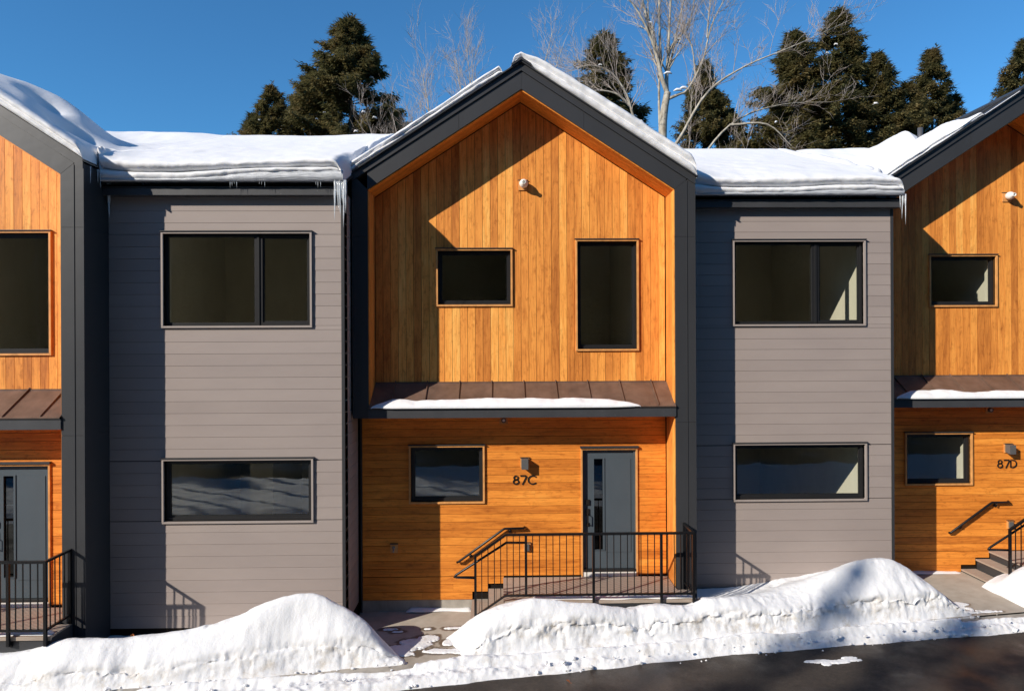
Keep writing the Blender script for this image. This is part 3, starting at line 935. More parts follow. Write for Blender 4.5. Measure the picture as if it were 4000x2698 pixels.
def fittings(i):
    U = uo(i)
    nm = {0: '87C', 1: '87D'}[i]
    s = empty('wall_sconce', U, f'square black downlight sconce above the number {nm}', 'wall light', 'entrance sconces')
    mount(s, .428, 2.495, .155, .165)
    m = MB(); m.prism_x([(-.20, 2.40), (-.078, 2.43), (-.078, 2.57), (-.20, 2.57)][::-1], .368, .482)
    m.build('shade', M_GREYP, s)
    f = empty('gable_light', U, {0: 'round white gable light high on the whole cedar gable', 1: 'round white gable light at the right photo edge'}[i], 'wall light', 'white gable lights')
    mount(f, .415, 7.235, .155, .165)
    m = MB(); m.lathe_y([(-.082, .001), (-.082, .045), (-.10, .062), (-.14, .075), (-.18, .070), (-.215, .048), (-.228, .034), (-.265, .034), (-.268, .026), (-.235, .024), (-.232, .001)], .428, 7.25, 24)
    m.build('lamp_body', M_WHITE, f, True)
    c = empty('soffit_sensor', U, f'small round sensor light under the canopy of {nm}', 'sensor', 'canopy sensors')
    mount(c, .07, 3.235, .14, .15)
    m = MB(); m.lathe_y([(-.082, .001), (-.082, .042), (-.13, .042), (-.135, .034), (-.125, .030), (-.125, .001)], .07, 3.225, 18)
    m.build('lamp_body', M_GREYP, c, True)
    m = MB(); m.lathe_y([(-.1255, .024), (-.130, .016), (-.131, .001)], .07, 3.225, 14); m.build('lens', M_WHITE, c, True)
    o = empty('outdoor_outlet', U, f'small covered outlet box on the cedar wall near the {nm} railing', 'outlet', 'outdoor outlets')
    mount(o, .46, 1.05, .12, .15)
    MB().box(.425, .495, -.115, -.08, 1.00, 1.11).build('cover', M_GREYP, o)
    if i == 0:
        b = empty('hose_tap', U, 'small metal hose tap low on the shaded cedar wall', 'tap')
        mount(b, -1.808, 1.05, .125, .15)
        m = MB(); m.tube([(-1.808, -.08, 1.05), (-1.808, -.15, 1.05), (-1.808, -.165, 1.01)], .014, 8); m.build('spout', M_BRASS, b, True)
        m = MB(); m.lathe_y([(-.13, .001), (-.13, .028), (-.138, .028), (-.138, .001)], -1.808, 1.078, 10); m.build('handle', M_BRASS, b, True)
number(0, 'C'); number(1, 'D'); fittings(0); fittings(1)
vp = MB(); vp.tube([(0, 0, 0), (0, 0, .55)], .05, 12)
v_ = vp.build('vent_pipe', M_PIPE, None, True, (8.75, 14.0, 8.42)); tag(v_, 'short dark vent pipe poking out of the snow on the right roof', 'vent pipe')

# ------------------------------------------------------------------ roof snow
def roof_z(x, y):
    """bare roof height under (x,y), every plane extended forward"""
    z = np.full(np.broadcast(x, y).shape, -9.0)
    for i in (-2, -1, 0, 1, 2):
        ux, uy, uz = uo(i)
        lx, ly = x - ux, y - uy
        main = 7.034 + uz + .4335 * (ly + .21)
        main = np.minimum(main, 9.14 + uz)
        inm = (lx > -2.42) & (lx <= 6.96)
        z = np.where(inm, np.maximum(z, np.where(lx < 3.2, main - .0, main)), z)
        gb = TRI_OUT + .03 + uz - SL * np.abs(lx - APX)
        ing = (lx > CL - .05) & (lx < CR + .05) & (ly > YF - .12)
        z = np.where(ing, np.maximum(z, gb), z)
    return z
gx = np.arange(-14, 17.01, .06); gy = np.arange(9.3, 19.5, .06)
GX_, GY_ = np.meshgrid(gx, gy, indexing='ij')
RZ = roof_z(GX_, GY_)
def gblur(A, s):
    r = int(s * 3); k = np.exp(-.5 * (np.arange(-r, r + 1) / s) ** 2); k /= k.sum()
    P = np.pad(A, ((r, r), (0, 0)), mode='edge')
    A = sum(k[j] * P[j:j + A.shape[0]] for j in range(2 * r + 1))
    P = np.pad(A, ((0, 0), (r, r)), mode='edge')
    return sum(k[j] * P[:, j:j + A.shape[1]] for j in range(2 * r + 1))
SB = gblur(RZ, 6.0)
def bil(A, x, y):
    fx = np.clip((x - gx[0]) / .06, 0, len(gx) - 1.001); fy = np.clip((y - gy[0]) / .06, 0, len(gy) - 1.001)
    i = fx.astype(int); j = fy.astype(int); u = fx - i; v = fy - j
    return (A[i, j] * (1 - u) + A[i + 1, j] * u) * (1 - v) + (A[i, j + 1] * (1 - u) + A[i + 1, j + 1] * u) * v
def snow_strip(name, x0, x1, yf, yb, tfun, label, ends=(0, 0), lobes=1.0, back_n=70, keep=None, nx=None, lift=None):
    """snow lying on the roof between x0..x1 with its broken front edge at yf"""
    nx = nx or int((x1 - x0) / .03)
    xs = np.linspace(x0, x1, nx)
    rows = np.concatenate([[.0], .10 + (yb - yf - .1) * (np.linspace(0, 1, back_n) ** 1.7)])
    ya = yf + rows
    X, Y = np.meshgrid(xs, ya, indexing='ij')
    R = roof_z(X, Y)
    t = tfun(X, Y - yf)
    ed = np.minimum(np.where(ends[0] > 0, (X - x0) / max(ends[0], 1e-3), 1), np.where(ends[1] > 0, (x1 - X) / max(ends[1], 1e-3), 1))
    near = 1 - ease((Y - yf - STEP * .6) / .3)
    ed = np.clip(ed, 0, 1); er = np.sqrt(np.clip(1 - (1 - ed) ** 2, 0, 1))
    er = er * near + (1 - near)
    und = fbm(X * .9, Y * .9, 3, 5) * .035 + fbm(X * 4, Y * 4, 3, 8) * .012
    top = np.maximum(R, bil(SB, X, Y) * .75 + R * .25) + t + und * np.clip(t / .2, 0, 1)
    top = R + (top - R) * er
    # front profile
    prof = [(0.0, .035), (.06, -.015), (.18, -.045), (.30, -.055), (.40, -.040), (.47, .012), (.54, -.020), (.64, -.062), (.76, -.075), (.87, -.055), (.95, -.012)]
    V = []
    xr = xs
    ft = (top[:, 0] - R[:, 0])
    PV = []
    gs = .44 + .10 * fbm(xr * .7, xr * 0 + 3, 3, 2)
    for k, (hf, off) in enumerate(prof):
        n1 = fbm(xr * 2.2, xr * 0 + k * .35, 4, 11) * .030
        n2 = fbm(xr * 9, xr * 0 + k * .9, 3, 13) * .014
        hh = np.where(hf < .47, hf / .47 * gs, gs + (hf - .47) / .53 * (1 - gs))
        o = off * lobes * np.clip(ft / .25, .3, 1.2) + (n1 + n2) * np.clip(ft / .15, .2, 1)
        if k == 0: o = np.abs(o) * .5 + .012
        lf = lift(xr) if lift is not None else 0.0
        PV.append(np.stack([xr, yf + o, R[:, 0] + lf + (ft - lf) * hh * .985], 1))
    PV = np.stack(PV, 1)                                   # nx, np, 3
    Y2 = Y.copy(); Y2[:, 0] = yf + .035
    T3 = np.stack([X, Y2, top], 2)
    A = np.concatenate([PV, T3], 1)
    # end skirts: push the first and last column down to the roof behind
    nrow = A.shape[1]
    L0 = A[0].copy(); L0[:, 2] = np.minimum(L0[:, 2], roof_z(L0[:, 0], L0[:, 1]) - .04)
    L1 = A[-1].copy(); L1[:, 2] = np.minimum(L1[:, 2], roof_z(L1[:, 0], L1[:, 1]) - .04)
    A = np.concatenate([L0[None], A, L1[None]], 0)
    nX = A.shape[0]
    idx = np.arange(nX * nrow).reshape(nX, nrow)
    F = np.stack([idx[:-1, :-1], idx[1:, :-1], idx[1:, 1:], idx[:-1, 1:]], -1).reshape(-1, 4)
    if keep is not None:
        cx = A[:, :, 0].ravel()[F].mean(1); cy = A[:, :, 1].ravel()[F].mean(1)
        F = F[keep(cx, cy)]
    o = fast_mesh(name, A.reshape(-1, 3), F, M_SNOWR, None, (0, 0, 0), True)
    tag(o, label, None, None, 'stuff')
    return o
def t_main(sc_=1.0, ridge=.12):
    def f(X, d):
        return (ridge + (.31 * sc_ - ridge) * (1 - ease(d / 4.5))) + .045 * fbm(X * .6, d * 0 + 1, 2, 21)
    return f
def pits(X, Y, L):
    s = 0
    for (px, py, r, a) in L: s = s + a * np.exp(-((X - px) ** 2 + ((Y - py) * 1.1) ** 2) / r ** 2)
    return s
yA, yC, yD = uo(-1)[1], uo(0)[1], uo(1)[1]
def blend(f, xl, xr, g):
    def h(X, d):
        w = np.maximum(1 - ease((X - xl) / .9), 1 - ease((xr - X) / .9)) * ease((d - .9) / .9)
        return f(X, d) * (1 - w) + g(X, d - .4) * w
    return h
# left grey block, right grey block
def tm1(X, d): return t_main(1.12)(X, d)
snow_strip('roof_snow', uo(-1)[0] + CR + .02, uo(-1)[0] + GX1 + .045, yA - .225, yA + 4.6, tm1, 'thick layered snow over the left grey block, icicles at its right corner', (0, .16), lift=lambda x: .012 + .115 * ease((x + 5.0) / 1.8))
snow_strip('roof_snow', uo(0)[0] + CR + .02, uo(0)[0] + GX1 + .055, yC - .225, yC + 4.6, t_main(1.15), 'thick rounded snow slab over the right grey block', (0, .16), lift=lambda x: .01 + .05 * ease((x - 4.6) / 1.2))
def tA(X, d):
    b = .20 + .05 * ease((d - .2) / 1.0)
    b = b + .34 * ease((d - .15) / 1.5) * np.exp(-((X + 7.35) / .75) ** 2) * (1 - ease((d - 1.5) / 1.8))
    b = b * (1 - .35 * ease((d - 1.8) / 2.5))
    return b + .05 * fbm(X * .8, d * .8, 3, 31) - pits(X, d, [(-7.30, 1.15, .30, .30), (-6.72, .80, .30, .28), (-7.55, 1.9, .25, .12)])
snow_strip('roof_snow', -13.5, uo(-1)[0] + CR + .02, yA + YF - .05, yA + 4.6, blend(tA, -99, uo(-1)[0] + CR, tm1), 'deep drifted snow with hollows on the left gable roof', (0, .12), .8)
def tC(X, d):
    w = np.where(X < .10, .165, .26 + .05 * ease((X - .2) / 1.5))
    w = w + .06 * fbm(X * 1.3, d * 1.2, 3, 33) * np.where(X < .1, .6, 1)
    w = w + np.where(X > .4, .16 * ease((d - .1) / .8) * ease((3.1 - X) / .6), .05 * ease((d - .1) / .8))
    bare = ease((X - .02) / .06) * (1 - ease((X - .20) / .08))
    w = w * (1 - .40 * np.exp(-((X - APX) / .22) ** 2)); cap = 0
    w = w * (1 - .5 * ease((d - 1.8) / 2.5))
    return np.maximum(w * (1 - bare) + cap, -.02 * bare + .0)
snow_strip('roof_snow', uo(0)[0] + CL - .02, uo(0)[0] + CR + .02, yC + YF - .035, yC + 4.6, blend(tC, CL, CR, t_main(1.0)), 'snow along both slopes of the whole gable, bare gap left of its peak', (0, .12), .85)
def tD(X, d):
    lx = X - uo(1)[0]
    w = .13 + .10 * ease((d - .15) / .5) + .06 * fbm(X * 1.1, d * 1.1, 3, 35)
    nr = (1 - ease((lx + 2.38) / 1.3)) * ease((d - .7) / .8)
    w = w * (1 - nr) + t_main(1.1)(X, d - .4) * nr + .13 * ease((d - 2.6) / 1.5) * ease((lx + 2.25) / .9)
    bare = ease((lx + .62 + .25 * (d - .4)) / .12) * (1 - ease((d - 3.2) / .5))
    return w * (1 - bare) - .03 * bare
snow_strip('roof_snow', uo(1)[0] + CL - .02, 16.5, yD + YF - .05, yD + 4.6, tD, 'smooth snow sheet on the right gable roof below bare metal', (0, 0), .6)
# snow lying along the entrance canopies
def canopy_snow(i, x0, x1, label):
    U = uo(i); n = int((x1 - x0) / .02); xs = np.linspace(x0, x1, n)
    wd = .17 + .07 * fbm(xs * 1.3, xs * 0, 3, 40 + i)
    tp = np.clip(np.minimum((xs - x0) / .35, (x1 - xs) / .5), 0, 1) ** .6
    th = (.058 + .02 * fbm(xs * 3, xs * 0 + 4, 3, 43)) * tp
    rows = []
    for k in range(13):
        a = k / 12.0; ang = pi * a
        s_ = (-.02 + (wd * (1 - cos(ang)) / 2)) * tp + .0
        yy = -.665 + s_ - .02 * sin(ang) * (a < .5)
        zz = 3.500 + (yy + .665) * .614 + th * sin(ang) ** .7 + (.012 * fbm(xs * 6, xs * 0 + a * 3, 3, 47)) * sin(ang)
        rows.append(np.stack([xs, yy, zz], 1))
    A = np.stack(rows, 1); nr = A.shape[1]
    idx = np.arange(n * nr).reshape(n, nr)
    F = np.stack([idx[:-1, :-1], idx[1:, :-1], idx[1:, 1:], idx[:-1, 1:]], -1).reshape(-1, 4)
    o = fast_mesh('canopy_snow', A.reshape(-1, 3), F, M_SNOWR, None, U, True)
    tag(o, label, None, None, 'stuff')
canopy_snow(0, -2.08, 2.30, 'thin ridge of snow along the bronze canopy of 87C')
canopy_snow(1, -2.05, 2.6, 'thin ridge of snow along the bronze canopy of 87D')
canopy_snow(-1, -2.0, 1.25, 'tail of snow on the bronze canopy at the left edge')
# grey ice under the snow of the grey blocks
def ice_ledge(i, label):
    U = uo(i); x0, x1 = U[0] + CR + .03, U[0] + GX1 + .05
    n = 160; xs = np.linspace(x0, x1, n); f = (xs - x0) / (x1 - x0)
    hgt = .045 + (.125 if i == -1 else .055) * ease((f - .28) / .5) + .010 * fbm(xs * 3, xs * 0, 3, 51)
    rows = []
    for (a, yo) in ((0, -.215), (.0, -.255), (.5, -.268), (.9, -.262), (1.0, -.235), (1.0, -.18)):
        rows.append(np.stack([xs, yo + U[1] + .006 * fbm(xs * 8, xs * 0 + a, 2, 53), U[2] + 7.032 + hgt * a + (.4335 * (.035) if yo > -.2 else 0)], 1))
    A = np.stack(rows, 1); nr = A.shape[1]; idx = np.arange(n * nr).reshape(n, nr)
    F = np.stack([idx[:-1, :-1], idx[1:, :-1], idx[1:, 1:], idx[:-1, 1:]], -1).reshape(-1, 4)
    # end caps
    E = [list(idx[-1, :]), list(idx[0, ::-1])]
    o = fast_mesh('eave_ice', A.reshape(-1, 3), F, M_ICEBED, None, (0, 0, 0), True)
    tag(o, label, None, None, 'stuff')
ice_ledge(-1, 'grey layered ice along the left grey block eave')
ice_ledge(0, 'grey layered ice along the right grey block eave')

# ------------------------------------------------------------------ icicles
def icicle(x, y, z, L_, r, label, group):
    m = MB(); n = 7
    pts = []; rad = []
    dx, dy = random.uniform(-.03, .03) * L_, random.uniform(-.02, .02) * L_
    for k in range(n):
        f = k / (n - 1)
        pts.append((dx * f, dy * f, -L_ * f)); rad.append(max(r * (1 - f) ** .8 * (1 + .22 * sin(k * 2.3 + x * 9)), .0012))
    m.tube(pts, rad, 7)
    o = m.build('icicle', M_ICE, None, True, (x, y, z))
    tag(o, label, 'icicle', group)
ORD = ['leftmost', 'second', 'third', 'fourth', 'fifth', 'sixth', 'seventh', 'eighth', 'ninth']
g1x = uo(-1)[0] + GX1; 
big = [(-.055, .62, .022), (-.02, .46, .02), (.012, .55, .022), (.035, .30, .012), (.055, .36, .014), (.085, .72, .022), (.105, .50, .02)]
for k, (dx, L_, r) in enumerate(big):
    icicle(g1x + dx - .02, yA - .235, 7.03, L_ * 1.0, r, f'{ORD[k]} icicle from the left of the dense cluster at the left grey block corner', 'icicles at the left grey block corner')
g2x = uo(0)[0] + GX1
for k, (dx, L_, r) in enumerate([(-.01, .26, .010), (.035, .42, .012), (.06, .20, .009), (.085, .52, .013)]):
    icicle(g2x + dx, yC - .235, 7.05, L_, r, f'{ORD[k]} thin icicle from the left at the right grey block corner', 'icicles at the right grey block corner')
for gi, (xc, n) in enumerate(((-4.08, 4), (-3.63, 3), (-2.78, 3))):
    w = ['leftmost', 'middle', 'rightmost'][gi]
    for k in range(n):
        icicle(xc + k * .035 + random.uniform(-.008, .008), yA - .24, 7.03, random.uniform(.05, .12), .006, f'tiny icicle {["first", "second", "third", "fourth"][k]} in the {w} row under the left eave', 'tiny icicles under the left eave')
for k, (yy, L_, r) in enumerate([(.10, .25, .009), (.30, .20, .012), (.36, .26, .010), (.52, .16, .008), (.60, .62, .040), (.66, .40, .02)]):
    icicle(uo(-1)[0] + CR + .05, yA + YF + .0 + yy * .9, 7.16 - (.05 if k > 3 else 0), L_, r, f'{ORD[k]} icicle counted from the front on the shaded side of the left column', 'icicles on the side of the left column')

# ------------------------------------------------------------------ ground
KS = .1146                                  # road and kerb run slightly away to the right
def zg(x): return .018 * x
def sheet(name, x0, x1, v0, v1, zoff, mat, nx=60, nv=8, attr=None, label=None, kind='structure', dz=None):
    xs = np.linspace(x0, x1, nx); vs = np.linspace(v0, v1, nv)
    X, Vv = np.meshgrid(xs, vs, indexing='ij')
    Z = zg(X) + zoff
    if dz is not None: Z = Z + dz(X, Vv)
    A = np.stack([X, Vv + KS * X, Z], 2)
    idx = np.arange(nx * nv).reshape(nx, nv)
    F = np.stack([idx[:-1, :-1], idx[1:, :-1], idx[1:, 1:], idx[:-1, 1:]], -1).reshape(-1, 4)
    o = fast_mesh(name, A.reshape(-1, 3), F, mat, None, (0, 0, 0), True)
    if attr:
        at = o.data.attributes.new(attr[0], 'FLOAT', 'POINT'); at.data.foreach_set('value', attr[1](X, Vv + KS * X).ravel().astype(np.float32))
    tag(o, label, None, None, kind)
    return o
sheet('road', -60, 60, 3.9, 9.70, -.10, M_ASPH, 121, 12)
def far(X, V_): return -.35 - .018 * X
n = 60
a = np.concatenate([-np.geomspace(700, 14, 26), np.linspace(-12, 12, 9), np.geomspace(14, 700, 26)])
GXX, GYY = np.meshgrid(a, a, indexing='ij')
GZ = -.45 + fbm(GXX * .02, GYY * .02, 3, 60) * 1.2 * ease((np.hypot(GXX, GYY) - 25) / 40) + 3.0 * ease((GYY - 26) / 60) + 3.2 * ease((-GYY - 12) / 50)
idx = np.arange(GXX.size).reshape(GXX.shape)
F = np.stack([idx[:-1, :-1], idx[1:, :-1], idx[1:, 1:], idx[:-1, 1:]], -1).reshape(-1, 4)
gr = fast_mesh('ground', np.stack([GXX, GYY, GZ], 2).reshape(-1, 3), F, M_GROUND, None, (0, 0, 0), True); gr['kind'] = 'structure'
sheet('lot_base', -22, 24, 9.68, 14.5, -.06, M_CONC, 60, 10)
# kerb as separate stones
kx = -12.0; k_i = 0
kerb = bpy.data.objects.new('kerb', None); COL.objects.link(kerb); kerb['kind'] = 'structure'
while kx < 14:
    x1 = kx + 1.83
    a_, b_ = kx + .003, x1 - .003
    V = [(a_, 9.70 + KS * a_, zg(a_) - .15), (b_, 9.70 + KS * b_, zg(b_) - .15), (b_, 9.86 + KS * b_, zg(b_) - .15), (a_, 9.86 + KS * a_, zg(a_) - .15),
         (a_, 9.71 + KS * a_, zg(a_) + .008), (b_, 9.71 + KS * b_, zg(b_) + .008), (b_, 9.86 + KS * b_, zg(b_) + .008), (a_, 9.86 + KS * a_, zg(a_) + .008)]
    o = mesh('kerb_stone', V, BOXF, M_CONC, kerb); kx = x1
# walkways
BL = [(-1.50, 10.12, .38, .12), (-1.28, 10.36, .26, .13), (-.62, 10.10, .26, .08), (-1.42, 10.28, .26, .10), (-1.12, 10.55, .17, .16), (-1.30, 10.45, .22, .13), (-.93, 10.12, .20, .07), (-.78, 10.42, .11, .14), (-.72, 10.54, .08, .09),
      (-.75, 10.93, .16, .035), (-1.16, 10.93, .06, .03), (-1.62, 10.08, .28, .09), (-.35, 10.95, .05, .03), (-1.75, 10.95, .12, .03), (-1.62, 10.85, .09, .025)]
def blobs(X, Y, grow=0.0, seed=70, L=BL):
    s = np.full(X.shape, -1.0)
    for (bx, by, rx, ry) in L:
        d = 1 - np.sqrt(((X - bx) / (rx + grow)) ** 2 + ((Y - by) / (ry + grow * .8)) ** 2)
        s = np.maximum(s, d)
    return s + .38 * fbm(X * 9, Y * 9, 4, seed)
BLD = [(7.25, 11.05, .45, .16), (6.95, 11.25, .3, .12), (7.5, 10.88, .5, .06), (7.55, 11.2, .2, .1)]
def wetf(X, Y):
    s = blobs(X, Y, .08, 70)
    h = blobs(X, Y, 0, 70)
    r = np.clip(s * 7, 0, 1)
    return np.maximum(r * .85, .30 * ease((.5 - np.abs(Y - KS * X - 9.95)) / .3) * (fbm(X * 3, Y * 3, 3, 72) + .4).clip(0, 1))
def wetD(X, Y):
    s = blobs(X, Y, .06, 74, BLD)
    return np.clip(s * 6, 0, 1) * .8
sheet('walkway', -2.38, .12, 9.86, 12.4, .004, M_WALK, 160, 150, ('wet', wetf))
sheet('walkway', 6.3, 9.1, 9.86, 12.2, .030, M_WALK, 160, 120, ('wet', wetD))

# ---- snow banks -----------------------------------------------------------------------
C1 = [(-14, .32), (-9, .35), (-7.6, .30), (-6.9, .29), (-6.58, .31), (-6.35, .385), (-6.0, .455), (-5.6, .45), (-5.27, .40), (-5.0, .43), (-4.33, .49), (-3.9, .59), (-3.54, .72), (-3.24, .85), (-2.95, .90), (-2.7, .89), (-2.55, .85), (-2.31, .70), (-2.0, .50), (-1.85, .29), (-1.68, .12), (-1.55, -.08)]
C2 = [(-.80, -.10), (-.62, .02), (-.44, .20), (-.31, .38), (-.17, .50), (.09, .63), (.42, .71), (.76, .67), (1.3, .57), (1.78, .50), (2.06, .485), (2.48, .51), (2.9, .47), (3.19, .575), (3.48, .56), (3.92, .54), (4.5, .54), (4.88, .61), (5.4, .79), (5.86, .94), (6.15, .985), (6.4, .965), (6.63, .87), (6.95, .61), (7.3, .26), (7.55, .06), (7.75, -.08)]
C3 = [(8.42, -.05), (8.55, .20), (8.66, .42), (8.82, .62), (9.0, .72), (9.5, .76), (10.5, .62), (14, .6)]
def curve(C, x):
    xs = np.linspace(C[0][0] - .5, C[-1][0] + .5, 900)
    y = np.interp(xs, [c[0] for c in C], [c[1] for c in C])
    k = np.exp(-.5 * (np.arange(-12, 13) / 4.0) ** 2); k /= k.sum()
    y = np.convolve(np.pad(y, 12, mode='edge'), k, 'valid')
    return np.interp(x, xs, y)
def bank(name, C, x0, x1, vcf, vb, hlf, label, seed, rough=1.0, shift=0.0, drop=.5, deck=False, dx=.018, dv=.014):
    xs = np.arange(x0, x1, dx); vs = np.arange(9.74, vb, dv)
    X, Vv = np.meshgrid(xs, vs, indexing='ij')
    vc = vcf(X)
    H = curve(C, X - shift * (Vv - vc) + .05 * fbm(X * 2, Vv * 2, 2, seed)) - zg(X)
    toe = 9.85 + .05 * fbm(X * 1.6, X * 0, 4, seed + 1)
    lipw = .10 + .08 * fbm(X * 1.1, X * 0 + 2, 3, seed + 2)
    hl = np.minimum(hlf * np.clip(H, 0, 9), .20 + hlf * .25)
    lip = toe + np.clip(lipw, .05, .3) + .10 * hlf
    s1 = ease((Vv - toe) / (lip - toe)) ** .8
    u = np.clip((Vv - lip) / (vc - lip), 0, 1)
    s2 = np.sin(u * pi / 2) ** 1.15
    Z = hl * s1 + (H - hl) * s2
    Z = np.where(Vv > vc, H * (1 - drop * ease((Vv - vc) / .7)), Z)
    zone = 1 - ease((Vv - lip + .02) / .10)
    U3 = Vv * .7 + Z * 1.15
    rid = 1 - np.abs(fbm(X * 3.4, U3 * 8, 4, seed + 5))
    crum = .5 * fbm(X * 3, U3 * 8, 5, seed + 3, .68) + .5 * (rid - .75)
    yoff = -zone * s1 * rough * (.085 * crum + .01)
    # the smoother cap bulges forward over the crumbly face
    bul = np.clip(.55 + 1.1 * fbm(X * .8, X * 0 + 7, 3, seed + 21), .1, 1.3) * np.clip(H / .35, 0, 1)
    yoff = yoff - .085 * bul * np.exp(-((Vv - lip - .045) / .055) ** 2)
    Z = Z + .045 * bul * np.exp(-((Vv - lip - .10) / .09) ** 2)
    Z = Z + zone * s1 * rough * .03 * fbm(X * 8, U3 * 8, 4, seed + 8)
    Z = Z + (1 - zone) * (.030 * fbm(X * 1.6, Vv * 1.6, 3, seed + 4) + .006 * fbm(X * 9, Vv * 9, 3, seed + 6)) * np.clip(H / .3, 0, 1)
    # lumps and gouges
    lum = np.clip(fbm(X * 3.1, Vv * 3.1, 4, seed + 9) - .28, 0, 1)
    Z = Z - lum * .18 * rough * np.clip(H * 2, 0, 1) * np.where(zone > .3, 1, .35)
    if deck:
        Yw = Vv + KS * X
        Z = np.where((X < 3.12), Z - 2.0 * ease((Yw - 10.57 - .05 * fbm(X * 4, X * 0, 3, 3)) / .08), Z)
    # sharp little undercut at the lip
    Z = Z - .022 * np.exp(-((Vv - lip) / .022) ** 2) * np.clip(H / .3 - .2, 0, 1) * (vnoise(X * 1.7, X * 0, seed + 7) > .35)
    wx = X + .10 * fbm(X * 4, Vv * 4, 3, seed + 12); wv = Vv + .10 * fbm(X * 4 + 9, Vv * 4, 3, seed + 13)
    cell = np.abs(fbm(wx * 7, U3 * 7, 3, seed + 14)) ** .6
    yoff = yoff - (zone + .05) * rough * .05 * (cell - .45) * np.clip(H * 5, 0, 1) * s1
    Z = Z + .10 * rough * .075 * (cell - .45) * np.clip(H * 5, 0, 1) * s1
    Z = np.where(H < .0, Z * 0 - .1, Z)
    dirt = np.clip(zone * (.3 + .7 * rough), 0, 1)
    P = np.stack([X, Vv + KS * X + yoff, zg(X) + Z], 2)
    idx = np.arange(X.size).reshape(X.shape)
    F = np.stack([idx[:-1, :-1], idx[1:, :-1], idx[1:, 1:], idx[:-1, 1:]], -1).reshape(-1, 4)
    Zf = Z.ravel()[F].max(1)
    F = F[Zf > -.03]
    o = fast_mesh(name, P.reshape(-1, 3), F, M_SNOWB, None, (0, 0, 0), True)
    at = o.data.attributes.new('dirt', 'FLOAT', 'POINT'); at.data.foreach_set('value', dirt.ravel().astype(np.float32))
    tag(o, label, 'snow bank', 'plowed snow banks before the houses')
    return o
bank('snow_bank', C1, -13, -1.2, lambda X: 10.27 + .1 * np.exp(-((X + 2.8) / .6) ** 2), 11.7, .42, 'long snow bank with a tall mound before the left grey block', 100, .8, -.75, .75)
bank('snow_bank', C2, -.9, 7.9, lambda X: 10.18 + .22 * ease((X - 3.4) / 1.5), 11.25, .62, 'long lumpy snow bank before the 87C porch and right grey block', 140, 1.25, -.35, .45, True)
bank('snow_bank', C3, 8.1, 13, lambda X: 10.35 + 0 * X, 11.0, .5, 'rounded snow bank at the right photo edge below the steps', 180, 1.0, 0, .6)
# low ridge of snow between road and kerb
def low_ridge():
    xs = np.arange(-12, 12, .025); vs = np.arange(9.15, 10.05, .016)
    X, Vv = np.meshgrid(xs, vs, indexing='ij')
    ve = np.interp(X, [-12, -3, -1.5, 2.7, 5, 8, 12], [9.30, 9.28, 9.34, 9.52, 9.50, 9.46, 9.4]) + .045 * fbm(X * 2.2, X * 0, 5, 201)
    vi = 9.76 + .10 * fbm(X * .55, X * 0 + 3, 4, 203) + np.where((X > -1.2) & (X < 7.2), .10, 0) + np.where(X > 7.2, -.03, 0)
    w = np.minimum(Vv - ve, vi - Vv)
    Hh = .085 + .05 * fbm(X * 1.2, Vv * 1.2, 3, 205)
    base = np.where(Vv < 9.70, zg(X) - .10, zg(X) + .008)
    base = zg(X) - .10 + .108 * ease((Vv - 9.60) / .1)
    Z = Hh * np.clip(w / .12, -1, 1) ** 1 * 1.0
    Z = np.where(w > 0, Hh * (1 - (1 - np.clip(w / .14, 0, 1)) ** 2), w * .4)
    Z = Z + (w > 0) * np.clip(w / .06, 0, 1) * (.030 * fbm(X * 6, Vv * 7, 5, 207, .6) + .02 * fbm(X * 20, Vv * 20, 3, 208))
    P = np.stack([X, Vv + KS * X, base + Z - .004], 2)
    idx = np.arange(X.size).reshape(X.shape)
    F = np.stack([idx[:-1, :-1], idx[1:, :-1], idx[1:, 1:], idx[:-1, 1:]], -1).reshape(-1, 4)
    F = F[Z.ravel()[F].max(1) > -.004]
    o = fast_mesh('snow_ridge', P.reshape(-1, 3), F, M_SNOWB, None, (0, 0, 0), True)
    at = o.data.attributes.new('dirt', 'FLOAT', 'POINT'); at.data.foreach_set('value', (.55 + 0 * X).ravel().astype(np.float32))
    tag(o, 'low ragged ridge of plowed snow between road and kerb', 'snow ridge')
low_ridge()
# broken lumps of snow along the ploughed faces
def chunks():
    rs = random.Random(77); V = []; F = []
    ico = [(0, 0, 1), (.89, 0, .45), (.28, .85, .45), (-.72, .53, .45), (-.72, -.53, .45), (.28, -.85, .45), (.72, .53, -.45), (-.28, .85, -.45), (-.89, 0, -.45), (-.28, -.85, -.45), (.72, -.53, -.45), (0, 0, -1)]
    tri = [(0, 1, 2), (0, 2, 3), (0, 3, 4), (0, 4, 5), (0, 5, 1), (1, 6, 2), (2, 7, 3), (3, 8, 4), (4, 9, 5), (5, 10, 1), (2, 6, 7), (3, 7, 8), (4, 8, 9), (5, 9, 10), (1, 10, 6), (6, 11, 7), (7, 11, 8), (8, 11, 9), (9, 11, 10), (10, 11, 6)]
    for k in range(300):
        x = rs.uniform(-7, 9); v = rs.choice((rs.gauss(9.86, .05), rs.uniform(9.36, 9.80), rs.gauss(9.50, .07)))
        if -1.35 < x < -.75 and v > 9.75: continue
        s_ = min(rs.expovariate(1 / .010) + .008, .042)
        z = zg(x) + (.0 if v > 9.72 else -.03) + s_ * .2 + (.02 if v > 9.8 else .05 if v > 9.5 else -.04)
        n = len(V); j = [rs.uniform(.6, 1.25) for _ in ico]
        V += [(x + a * s_ * q * 1.25, v + KS * x + b * s_ * q, z + c * s_ * q * .8) for (a, b, c), q in zip(ico, j)]
        F += [tuple(n + i for i in t) for t in tri]
    o = mesh('snow_lumps', V, F, M_SNOWR); tag(o, 'small broken lumps of snow along the plowed faces', None, None, 'stuff')
chunks()
